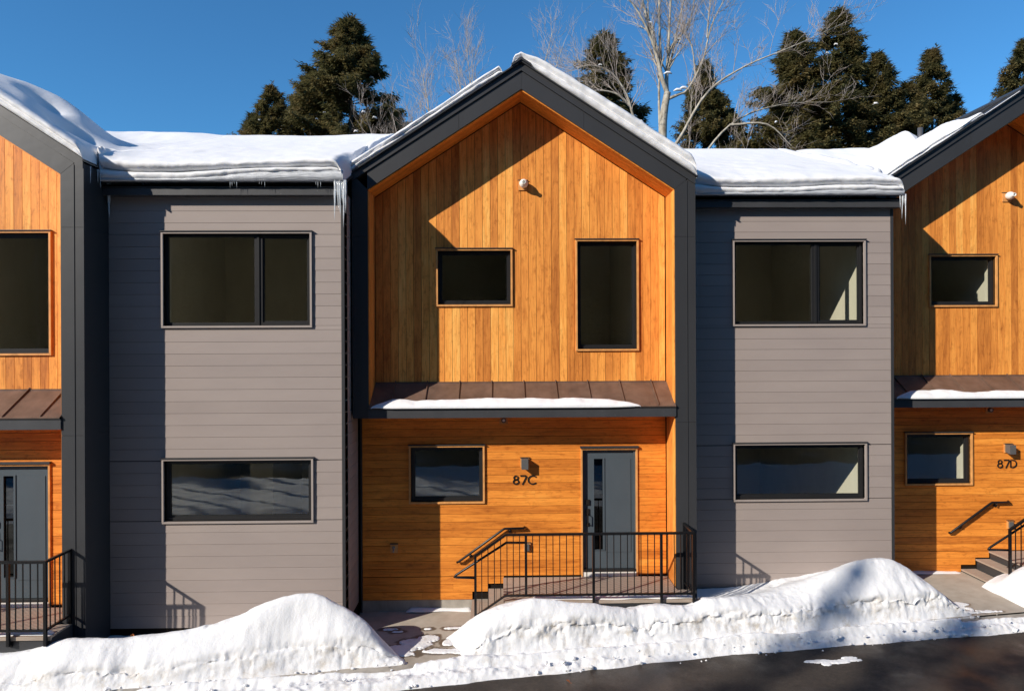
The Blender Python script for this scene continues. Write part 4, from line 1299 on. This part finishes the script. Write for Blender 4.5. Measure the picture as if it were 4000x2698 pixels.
# thin slush patches on the walks and the road
def patch(name, x0, x1, y0, y1, L, seed, zoff, label, th=.012, walk=True):
    xs = np.arange(x0, x1, .012); ys = np.arange(y0, y1, .012)
    X, Y = np.meshgrid(xs, ys, indexing='ij')
    s = blobs(X, Y, 0, seed, L)
    hole = np.clip(fbm(X * 5, Y * 8, 3, seed + 5) - .42, 0, 1) * 8
    s = s - hole
    Z = np.clip(s * .12, -.004, th) + .004 * fbm(X * 25, Y * 25, 3, seed + 2) * (s > .05)
    P = np.stack([X, Y, zg(X) + zoff + Z], 2)
    idx = np.arange(X.size).reshape(X.shape)
    F = np.stack([idx[:-1, :-1], idx[1:, :-1], idx[1:, 1:], idx[:-1, 1:]], -1).reshape(-1, 4)
    F = F[s.ravel()[F].max(1) > 0]
    o = fast_mesh(name, P.reshape(-1, 3), F, M_SNOWB, None, (0, 0, 0), True)
    at = o.data.attributes.new('dirt', 'FLOAT', 'POINT'); at.data.foreach_set('value', (.6 + 0 * X).ravel().astype(np.float32))
    tag(o, label, None, None, 'stuff')
patch('slush', -2.1, -.2, 9.9, 11.2, BL, 70, .006, 'melting slush patches on the 87C walkway')
patch('slush', 6.5, 8.1, 10.7, 11.5, BLD, 74, .032, 'melting slush patches on the 87D walkway')
patch('road_ice', 4.0, 5.6, 9.2, 10.0, [(4.55, 9.64, .22, .05), (4.75, 9.60, .2, .035), (4.95, 9.65, .22, .03), (5.0, 9.72, .12, .03), (4.6, 9.56, .08, .06)], 88, -.098, 'thin white ice patch on the dark road')
# snow line against the foundation by the walk
def thin_line(i, x0, x1, y, w, th, z, label, seed):
    xs = np.arange(x0, x1, .015); n = len(xs); rows = []
    ww = w * (.7 + .6 * vnoise(xs * 2.5, xs * 0, seed)); tt = th * (.5 + vnoise(xs * 3, xs * 0 + 5, seed)) * np.clip(np.minimum(xs - x0, x1 - xs) / .08, 0, 1)
    for k in range(9):
        a = k / 8; rows.append(np.stack([xs, y - ww * (1 - a) + 0 * xs, z + tt * sin(pi * min(a * .6 + .02, 1)) ** .6 - .003], 1))
    A = np.stack(rows, 1); idx = np.arange(n * 9).reshape(n, 9)
    F = np.stack([idx[:-1, :-1], idx[1:, :-1], idx[1:, 1:], idx[:-1, 1:]], -1).reshape(-1, 4)
    U = uo(i)
    o = fast_mesh('snow_line', A.reshape(-1, 3), F, M_SNOWR, None, (U[0], U[1], 0), True); tag(o, label, None, None, 'stuff')
thin_line(0, -1.6, -.46, -.05, .10, .05, zg(-1.0) + .008, 'thin white line of snow at the cedar wall foot by the walkway', 301)
thin_line(1, -1.5, -.5, -.05, .10, .03, zg(8.2) + .035, 'thin white line of snow at the foot of the 87D cedar wall', 303)
for i, nm in ((-1, 'left'), (0, '87C'), (1, '87D')):
    thin_line(i, .5, 3.04, -1.02, .115, .045, .535 + uo(i)[2] * 1.0 + (.02 if i == 1 else 0), f'melting snow along the front edge of the {nm} porch', 305 + i)
# opposite side of the road: snow verge seen only in the window reflections
def verge_dz(X, V_): return .26 * ease((3.9 - V_) / .7) + (.10 * fbm(X * 1.2, V_ * 1.2, 6, 220, .72) + .05 * fbm(X * 1.5, V_ * 9, 5, 222, .65)) * ease((3.9 - V_) / .4)
o = sheet('snow_verge', -34, 34, -1.2, 3.95, -.12, M_SNOWB, 420, 90, ('dirt', lambda X, Y: .8 + 0 * X), 'rough snow verge on the far side of the road', 'structure', verge_dz)

# dry leaves
def leaf(loc, rot, label):
    m = MB()
    pts = [(0, 0), (.3, .10), (.22, .32), (.55, .30), (.45, .55), (.85, .62), (.62, .80), (1.0, 1.0), (.62, 1.05), (.5, 1.3), (.3, 1.1), (.1, 1.4)]
    V = [(0, 0, 0)]; s = .05
    for (a, b) in pts: V.append((a * s * .6, b * s - .03, abs(a) * s * .35))
    for (a, b) in pts[::-1]: V.append((-a * s * .6, b * s - .03, abs(a) * s * .45))
    n = len(V) - 1
    m.V = V; m.F = [(0, k, k + 1) for k in range(1, n)]
    m.tube([(0, -.03, 0), (.004, -.06, .012)], .0015, 4)
    o = m.build('dry_leaf', M_LEAF, None, False, loc); o.rotation_euler = rot
    tag(o, label, 'leaf', 'dry leaves')
leaf((.92, 9.27, zg(1) - .088), (.2, .3, .8), 'rust brown dry leaf lying on the road')
leaf((-5.22, 10.12 - .35, .405), (1.3, .2, .4), 'dry brown leaf standing on the snow bank before the left grey block')

# ------------------------------------------------------------------ trees
def build_conifer(seed, H=20.0, R=3.4, nb=430, top_lean=.25, tmax=1.0):
    rs = np.random.RandomState(seed)
    tris = []
    nbo = nb // 3
    bt = (np.arange(nbo) + rs.uniform(0, 1, nbo)) / nbo
    bt = bt ** 1.35 * tmax; ba = rs.uniform(0, 2 * pi, nbo); bL = rs.uniform(.66, 1.18, nbo)
    own = rs.randint(0, nbo, nb)
    t = np.clip(bt[own] + rs.normal(0, .009, nb), .0, 1)                 # 0 top .. 1 bottom
    hz = H * (1 - t * .93)
    Lr = np.minimum(R * (t ** .86), 5.2) * bL[own] * rs.uniform(.75, 1.08, nb) + .14
    lob = rs.uniform(0, 6.28, 3)
    ang = ba[own] + rs.normal(0, .24, nb)
    Lr *= 1 + .16 * np.sin(ang * 2 + lob[0] + hz * .4) + .10 * np.sin(ang * 3 + lob[1] - hz * .9)
    # clumps in height: thin some layers so that gaps show
    Bp = []; Bd = []; Bl = []; Bw = []
    for b in range(nb):
        L_ = max(Lr[b], .15); n = int(7 + L_ * 12)
        s = np.sort(rs.uniform(.22, 1, n)) ** .75
        r = s * L_
        up = .30 - .25 * t[b]
        zz = hz[b] + (up + .12) * r - .16 * r ** 2 / max(L_, .8) - .10 * r + .10 * (s ** 4) * L_
        dx, dy = cos(ang[b]), sin(ang[b])
        px = dx * r; py = dy * r
        side = np.where(rs.rand(n) < .5, -1, 1)
        for rep in range(7):
            sd = np.where(rs.rand(n) < .5, -1, 1)
            th = ang[b] + sd * rs.uniform(.15, 1.25, n)
            l = (.20 + .24 * (1 - s)) * rs.uniform(.45, 1.2, n) * min(1, .45 + L_ / 2.2)
            w = rs.uniform(.036, .078, n) * min(1, .5 + L_ / 2.5)
            jit = rs.normal(0, .055, (n, 3)) * (1 + L_ * .3)
            Bp.append(np.stack([px, py, zz], 1) + jit)
            d = np.stack([np.cos(th), np.sin(th), rs.uniform(-.7, .45, n)], 1)
            Bd.append(d / np.linalg.norm(d, axis=1)[:, None]); Bl.append(l); Bw.append(w)
        # feathery outward tips
        nt2 = 5 + int(L_ * 3); th = ang[b] + rs.normal(0, .5, nt2); rr2 = L_ * rs.uniform(.75, 1.0, nt2)
        Bp.append(np.stack([np.cos(ang[b] + rs.normal(0, .06, nt2)) * rr2, np.sin(ang[b] + rs.normal(0, .06, nt2)) * rr2, np.interp(rr2, r, zz)], 1))
        d = np.stack([np.cos(th), np.sin(th), rs.uniform(-.1, .75, nt2)], 1)
        Bd.append(d / np.linalg.norm(d, axis=1)[:, None]); Bl.append(rs.uniform(.22, .48, nt2)); Bw.append(np.full(nt2, .034))
        # the tip
        Bp.append(np.array([[dx * L_ * .92, dy * L_ * .92, zz[-1]]])); Bd.append(np.array([[dx * .8, dy * .8, .05]])); Bl.append(np.array([.35])); Bw.append(np.array([.06]))
    # leader
    nt_ = 40
    zt = H * .93 + rs.uniform(0, H * .085, nt_)
    Bp.append(np.stack([0 * zt + top_lean * (zt - H * .93) * .3, 0 * zt, zt], 1)); aa = rs.uniform(0, 6.28, nt_)
    dd = np.stack([np.cos(aa) * .7, np.sin(aa) * .7, 0 * aa + .5], 1); Bd.append(dd); Bl.append(rs.uniform(.12, .35, nt_)); Bw.append(np.full(nt_, .05))
    p = np.concatenate(Bp); d = np.concatenate(Bd); l = np.concatenate(Bl)[:, None]; w = np.concatenate(Bw)[:, None]
    rv = rs.normal(0, 1, p.shape); rv[:, 2] *= .35
    nrm = np.cross(d, rv); nn = np.cross(d, np.cross(d, np.array([0, 0, 1.0]) + rv * .5))
    side = np.cross(d, np.array([0, 0, 1.0]) + rv * .6); side /= np.linalg.norm(side, axis=1)[:, None] + 1e-6
    # kite: base, left, tip, right
    a0 = p; a1 = p + d * l * .45 + side * w * .6; a2 = p + d * l + np.array([0, 0, -.04]); a3 = p + d * l * .35 - side * w * .6
    V = np.stack([a0, a1, a2, a3], 1).reshape(-1, 3)
    n = len(p); k = np.arange(n) * 4
    Fq = np.stack([k, k + 1, k + 2, k + 3], 1)
    me_o = fast_mesh('crown', V, Fq, M_FOL)
    crown = me_o.data; bpy.data.objects.remove(me_o)
    m = MB(); m.tube([(0, 0, -.5), (0, 0, H * .5), (0, 0, H * .98)], [.26, .16, .015], 7)
    # bare limbs
    for b in range(0, nb, 5):
        L_ = Lr[b] * .8; m.tube([(0, 0, hz[b]), (cos(ang[b]) * L_ * .5, sin(ang[b]) * L_ * .5, hz[b] + .06), (cos(ang[b]) * L_, sin(ang[b]) * L_, hz[b] - .1 * L_)], [.03, .02, .006], 4, False)
    tr = m.build('trunk', M_BARKD); tm = tr.data; bpy.data.objects.remove(tr)
    # small clumps of snow caught on boughs
    m = MB()
    for q in range(16):
        hq = rs.uniform(.62, .93) * H; tq = (H - hq) / H / .93; rq = min(R * tq ** .86, 5.2) * rs.uniform(.55, .85); aq = rs.uniform(0, 6.28)
        cx, cy = cos(aq) * rq, sin(aq) * rq; s = rs.uniform(.05, .11)
        m.tube([(cx - s, cy, hq - .02), (cx - s * .4, cy, hq + s * .35), (cx + s * .5, cy + .02, hq + s * .3), (cx + s, cy, hq - .03)], [.02, s * .55, s * .5, .02], 6)
    sn = m.build('snow_clumps', M_SNOWR, None, True); sm = sn.data; bpy.data.objects.remove(sn)
    return crown, tm, sm
CONS = [build_conifer(11, 20, 7.6, 780), build_conifer(23, 20, 5.8, 700, -.4), build_conifer(37, 20, 9.0, 780, .1), build_conifer(41, 20, 6.5, 72, .1, .24)]
def conifer(kind, x, y, top, label, group, wid=1.0, rot=None, base=-.4, snow=True):
    c, t, s = CONS[kind]
    e = empty('hemlock_tree', (x, y, base), label, 'tree', group)
    k = (top - base) / 20.0
    e.scale = (k * wid, k * wid, k)
    e.rotation_euler = (0, 0, rot if rot is not None else random.uniform(0, 6.28))
    link('crown', c, e); link('trunk', t, e)
    if snow:
        q = link('snow_clumps', s, e); q['kind'] = 'stuff'
G1 = 'hemlocks behind the townhouses'
HL = [(0, -7.3, 34, 20.6, 1.05, 'tallest dark hemlock left of the middle gable'),
      (1, -10.9, 33, 16.9, 1.0, 'small pointed hemlock showing at the far left of the left clump'),
      (2, -9.7, 35.5, 18.6, .8, 'broad hemlock on the left shoulder of the left clump'),
      (1, -12.1, 34, 15.9, 1.0, 'lowest hemlock tip at the left end of the tree line'),
      (0, -5.9, 37, 17.6, .8, 'low dark hemlock between the tall one and the bare trees'),
      (1, 5.9, 38, 21.7, 1.25, 'narrow hemlock rising right behind the middle gable slope'),
      (2, 7.6, 40, 18.8, .75, 'bushy low hemlock left of the large bare tree'),
      (0, 3.6, 41, 17.8, .8, 'hemlock half hidden behind the right slope of the middle gable'),
      (0, 10.9, 36, 19.4, .85, 'dark hemlock just right of the large bare tree'),
      (2, 13.0, 38, 17.4, .7, 'low hemlock in the dip between two taller groups'),
      (1, 14.9, 34, 20.0, 1.25, 'tall round-topped hemlock at the left of the right group'),
      (1, 17.6, 35, 21.6, 1.1, 'tallest hemlock of the right group, sharp pointed top'),
      (1, 19.4, 34.5, 19.2, 1.0, 'hemlock on the right shoulder of the tallest one'),
      (0, 16.2, 38, 19.6, .8, 'bushy hemlock filling the gap in the right group'),
      (1, 21.2, 35, 17.9, 1.0, 'short hemlock sloping down right of the right group'),
      (1, 23.8, 37, 20.5, .95, 'lone pointed hemlock right of the right group'),
      (1, 25.6, 38, 18.4, 1.0, 'small hemlock leaning against the lone pointed one'),
      (0, 28.2, 36, 20.6, .9, 'wide hemlock cut off by the right photo edge'),
      (1, 26.6, 35.5, 17.6, .8, 'small hemlock tip over the bare metal roof')]
for (kd, x, y, tp, wd, lb) in HL: conifer(kd, x, y, tp, lb, G1, wd)

class Tree:
    def __init__(s, seed): s.m = MB(); s.r = random.Random(seed); s.t = MB(); s.sn = MB()
    def limb(s, pts, r0, r1, sides=7, wig=.0):
        n = max(2, len(pts)); P = []
        # catmull-rom resample
        pts = [Vector(p) for p in pts]
        ext = [pts[0] * 2 - pts[1]] + pts + [pts[-1] * 2 - pts[-2]]
        for k in range(1, len(ext) - 2):
            for u in (0, .25, .5, .75):
                a, b, c, d = ext[k - 1], ext[k], ext[k + 1], ext[k + 2]
                P.append(.5 * ((2 * b) + (c - a) * u + (2 * a - 5 * b + 4 * c - d) * u * u + (3 * b - a - 3 * c + d) * u ** 3))
        P.append(pts[-1])
        if wig:
            P = [p + Vector((s.r.gauss(0, wig), s.r.gauss(0, wig), s.r.gauss(0, wig))) * (0 if q == 0 else 1) for q, p in enumerate(P)]
        rad = [r0 + (r1 - r0) * (q / (len(P) - 1)) ** .8 for q in range(len(P))]
        s.m.tube(P, rad, sides, False)
        return P, rad
    def twig(s, p, d, L_, r, depth):
        n = 4; P = [Vector(p)]; dd = Vector(d).normalized()
        for k in range(n):
            dd = (dd + Vector((s.r.gauss(0, .13), s.r.gauss(0, .13), s.r.gauss(0, .10) + .05))).normalized()
            P.append(P[-1] + dd * L_ / n)
        rad = [r * (1 - .75 * k / n) for k in range(n + 1)]
        (s.m if r > .02 else s.t).tube(P, rad, 5 if r > .02 else 3, False)
        if depth <= 0: return
        nb = s.r.randint(3, 5)
        for b in range(nb):
            f = s.r.uniform(.25, .98); q = min(int(f * n), n - 1)
            pp = P[q].lerp(P[q + 1], f * n - q)
            base = (P[q + 1] - P[q]).normalized()
            a = Vector((s.r.gauss(0, 1), s.r.gauss(0, 1), s.r.gauss(0, 1))).cross(base).normalized()
            an = s.r.uniform(.35, .85)
            nd = (base * cos(an) + a * sin(an) + Vector((0, 0, .18))).normalized()
            s.twig(pp, nd, L_ * s.r.uniform(.5, .78), max(r * (1 - .6 * f) * .62, .0052), depth - 1)
    def dress(s, P, rad, n, L_, depth, f0=.2, up=.3):
        for k in range(n):
            f = s.r.uniform(f0, 1.0) * (len(P) - 1); q = min(int(f), len(P) - 2)
            pp = P[q].lerp(P[q + 1], f - q)
            base = (P[q + 1] - P[q]).normalized()
            a = Vector((s.r.gauss(0, 1), s.r.gauss(0, 1), s.r.gauss(0, 1))).cross(base).normalized()
            an = s.r.uniform(.4, 1.0)
            nd = (base * cos(an) + a * sin(an) + Vector((0, 0, up))).normalized()
            s.twig(pp, nd, L_ * s.r.uniform(.6, 1.2), max(rad[q] * .45, .010), depth)
        base = (P[-1] - P[-2]).normalized()
        s.twig(P[-1], base, L_, rad[-1] * .9, depth)
    def finish(s, loc, label, mat=None):
        e = empty('bare_tree', loc, label, 'tree', 'leafless trees behind the townhouses')
        s.m.build('trunk', mat or M_BARK, e, True)
        if s.t.V:
            tw = s.t.build('twigs', M_BARK2, e, True); tw['kind'] = 'stuff'
        if s.sn.V: q = s.sn.build('snow_clumps', M_SNOWR, e, True); q['kind'] = 'stuff'
        return e
def zz(v): return v
# large pale maple right of the gable; coordinates relative to its foot at (5.8, 24, -0.4)
T = Tree(5)
bx, by, bz = 5.8, 24.0, -.4
def q(x, y, z): return (x - bx, y - by, z - bz)
def W_(px, py, Y=24.0):          # helper for drawing limbs on the plane of the tree, metres
    return (px, Y, py)
t1, r1 = T.limb([q(5.8, 24, -.4), q(5.75, 24, 6), q(5.8, 24, 11.5), q(5.86, 24, 12.7), q(5.98, 24, 13.4)], .17, .12, 10)
a1, ra = T.limb([q(5.98, 24, 13.35), q(5.75, 23.9, 13.9), q(5.62, 23.9, 14.5), q(5.42, 23.8, 15.1), q(5.30, 23.8, 15.65)], .085, .05, 8)
a2, rb = T.limb([q(5.96, 24, 13.3), q(5.98, 24.1, 14.0), q(6.08, 24.1, 14.9), q(6.42, 24.2, 15.4)], .08, .045, 8)
a3, rc_ = T.limb([q(5.94, 24, 13.15), q(6.35, 23.9, 13.3), q(6.65, 23.8, 13.45), q(7.15, 23.7, 14.4), q(7.45, 23.7, 15.6), q(7.95, 23.6, 16.6), q(8.5, 23.6, 17.4)], .062, .008, 7)
a4, rd = T.limb([q(5.72, 24, 11.9), q(5.2, 23.8, 12.0), q(4.75, 23.7, 12.35), q(4.45, 23.6, 13.2), q(3.9, 23.5, 13.9), q(3.2, 23.4, 14.1), q(2.4, 23.4, 13.9)], .07, .008, 7)
a4b, rd2 = T.limb([q(4.6, 23.65, 12.8), q(4.1, 23.6, 13.2), q(3.4, 23.6, 13.3), q(2.6, 23.6, 13.0)], .05, .012, 6)
a5, re_ = T.limb([q(5.74, 24, 11.0), q(5.70, 24.1, 13.0), q(5.65, 24.1, 15.0), q(5.0, 24.2, 17.2), q(4.7, 24.2, 18.6)], .06, .010, 7)
s1 = [T.limb([q(*a), q(*b), q(*c)], r, .012, 6) for a, b, c, r in [
    ((5.45, 23.8, 15.0), (4.9, 23.6, 16.0), (3.9, 23.5, 17.2), .05), ((5.30, 23.8, 15.5), (5.05, 23.9, 16.8), (4.6, 23.9, 18.6), .05),
    ((5.75, 24.0, 14.3), (5.7, 24.0, 16.4), (5.75, 24.0, 19.2), .06), ((6.02, 24.1, 14.5), (6.1, 24.0, 16.5), (6.3, 24.1, 19.3), .06),
    ((6.05, 24.1, 14.2), (6.5, 24.2, 16.2), (7.1, 24.3, 18.6), .05), ((6.40, 24.2, 15.3), (6.9, 24.2, 16.2), (7.0, 24.2, 16.8), .035),
    ((6.9, 23.75, 13.9), (6.8, 23.8, 14.9), (6.5, 23.9, 15.6), .03), ((7.3, 23.7, 15.2), (7.4, 23.7, 16.3), (7.6, 23.7, 17.2), .03)]]
for P, R_ in s1: T.dress(P, R_, 13, 1.2, 2, .15, .35)
for (P, R_, n) in ((a1, ra, 6), (a2, rb, 6), (a3, rc_, 12), (a4, rd, 16), (a4b, rd2, 10), (a5, re_, 9)): T.dress(P, R_, int(n * 1.5), 1.1, 2, .3, .3)
for (x, z_, s_) in ((6.5, 13.47, .10), (6.3, 13.40, .10), (4.95, 12.30, .09), (5.3, 15.75, .08), (5.95, 14.0, .09), (4.75, 12.5, .07), (6.35, 15.2, .05)):
    T.sn.tube([q(x - s_ * 1.6, 23.80, z_ - .02), q(x - s_ * .5, 23.80, z_ + s_ * .3), q(x + s_ * .6, 23.80, z_ + s_ * .3), q(x + s_ * 1.6, 23.80, z_ - .02)], [.015, s_ * .5, s_ * .5, .015], 7)
T.finish((bx, by, bz), 'large pale bare tree with snowy forks, right of the middle gable')
# leaning limbs low at the right of the maple: a second bare tree
T = Tree(9); bx, by, bz = 5.9, 22.5, -.4
L1 = T.limb([q(5.9, 22.5, -.4), q(5.9, 22.5, 8), q(5.75, 22.5, 10.6), q(6.1, 22.4, 11.5), q(6.9, 22.3, 12.8), q(8.1, 22.2, 13.6), q(9.6, 22.1, 14.2), q(11.4, 22.0, 15.0)], .09, .006, 8)
L2 = T.limb([q(5.9, 22.5, 9.0), q(6.9, 22.4, 10.9), q(7.9, 22.3, 11.9), q(9.3, 22.2, 12.35), q(10.9, 22.1, 12.4)], .058, .006, 7)
L3 = T.limb([q(7.6, 22.3, 11.7), q(8.8, 22.2, 11.7), q(9.6, 22.2, 11.0)], .05, .012, 6)
for (P, R_), n in ((L1, 26), (L2, 14), (L3, 5)): T.dress(P, R_, n, 1.0, 2, .45, .35)
T.finish((bx, by, bz), 'arching bare tree with long limbs reaching right over the roof')
# slender bare trees between the left hemlock and the gable
def slender(seed, x, y, top, lean, n, label, spread=1.0, r0=.10, n_tw=19):
    T = Tree(seed); R_ = T.r
    for k in range(n):
        ax = lean + R_.uniform(-.16, .16) * spread; ay = R_.uniform(-.12, .12)
        h = (top + .4) * R_.uniform(.82, 1.0)
        P, rr = T.limb([(0, 0, 0), (ax * h * .25, ay * h * .3, h * .45), (ax * h * .55 + R_.uniform(-.2, .2), ay * h * .6, h * .72), (ax * h, ay * h, h)], r0 * R_.uniform(.7, 1.1), .010, 6, .03)
        T.dress(P, rr, n_tw, 1.35, 2, .45, .55)
    T.finish((x, y, -.4), label, M_BARK2 if r0 < .09 else M_BARK)
slender(21, -1.0, 27, 16.8, -.07, 3, 'pale bare tree with forked stems leaning left, left of the gable', .6, .15)
slender(22, -3.7, 28, 13.4, .01, 3, 'thin leafless saplings beside the tall left hemlock', .7, .06)
slender(23, -.3, 31, 19.6, .03, 5, 'upright bare tree with fine stems behind the gable peak', 1.1, .14)
slender(24, 2.3, 33, 17.2, .0, 2, 'faint bare tree top just right of the gable peak', .7, .07)
slender(25, 4.4, 30, 16.4, -.03, 3, 'twiggy bare tree before the narrow hemlock', 1.2, .07)
slender(26, 9.2, 33, 17.5, .06, 3, 'fine bare tree right of the large pale tree', 1.6, .07)
slender(27, -3.2, 31, 16.6, -.05, 3, 'fine bare stems in the gap right of the left hemlocks', .8, .08)

# woods across the road (behind the camera): seen in the glass, and casting the soft shadows at lower right
G2 = 'hemlocks across the road behind the viewer'
rs = random.Random(3)
for (x, y, tp, kd, wd) in ((-19.0, -7.0, 17.5, 3, .38), (-21.3, -7.6, 15.7, 3, .6), (-23.6, -8.6, 15.8, 3, .8), (-17.2, -7.2, 16.5, 3, .7), (-15.0, -7.0, 16.2, 3, .7)):
    conifer(kd, x, y, tp, 'dark hemlock across the road behind the viewer', G2, wd, None, 0, False)
for j in range(13):
    conifer(rs.choice((0, 2)), -16 + j * 4.0 + rs.uniform(-.8, .8), -14 + rs.uniform(-1.5, 1.5), rs.uniform(20, 24.5), 'dark hemlock across the road behind the viewer', G2, .95, None, 0, False)
for row, (yy, n, tp) in enumerate(((-19, 10, 15.5), (-24, 13, 20), (-31, 15, 26))):
    for j in range(n):
        x = -38 + 76 * (j + rs.uniform(-.25, .25)) / (n - 1)
        if row == 0 and x > -14: continue
        yj = yy
        conifer(rs.randint(0, 2), x, yj + rs.uniform(-2, 2), tp * rs.uniform(.85, 1.0), 'dark hemlock across the road behind the viewer', G2, 1.15, None, 0, False)
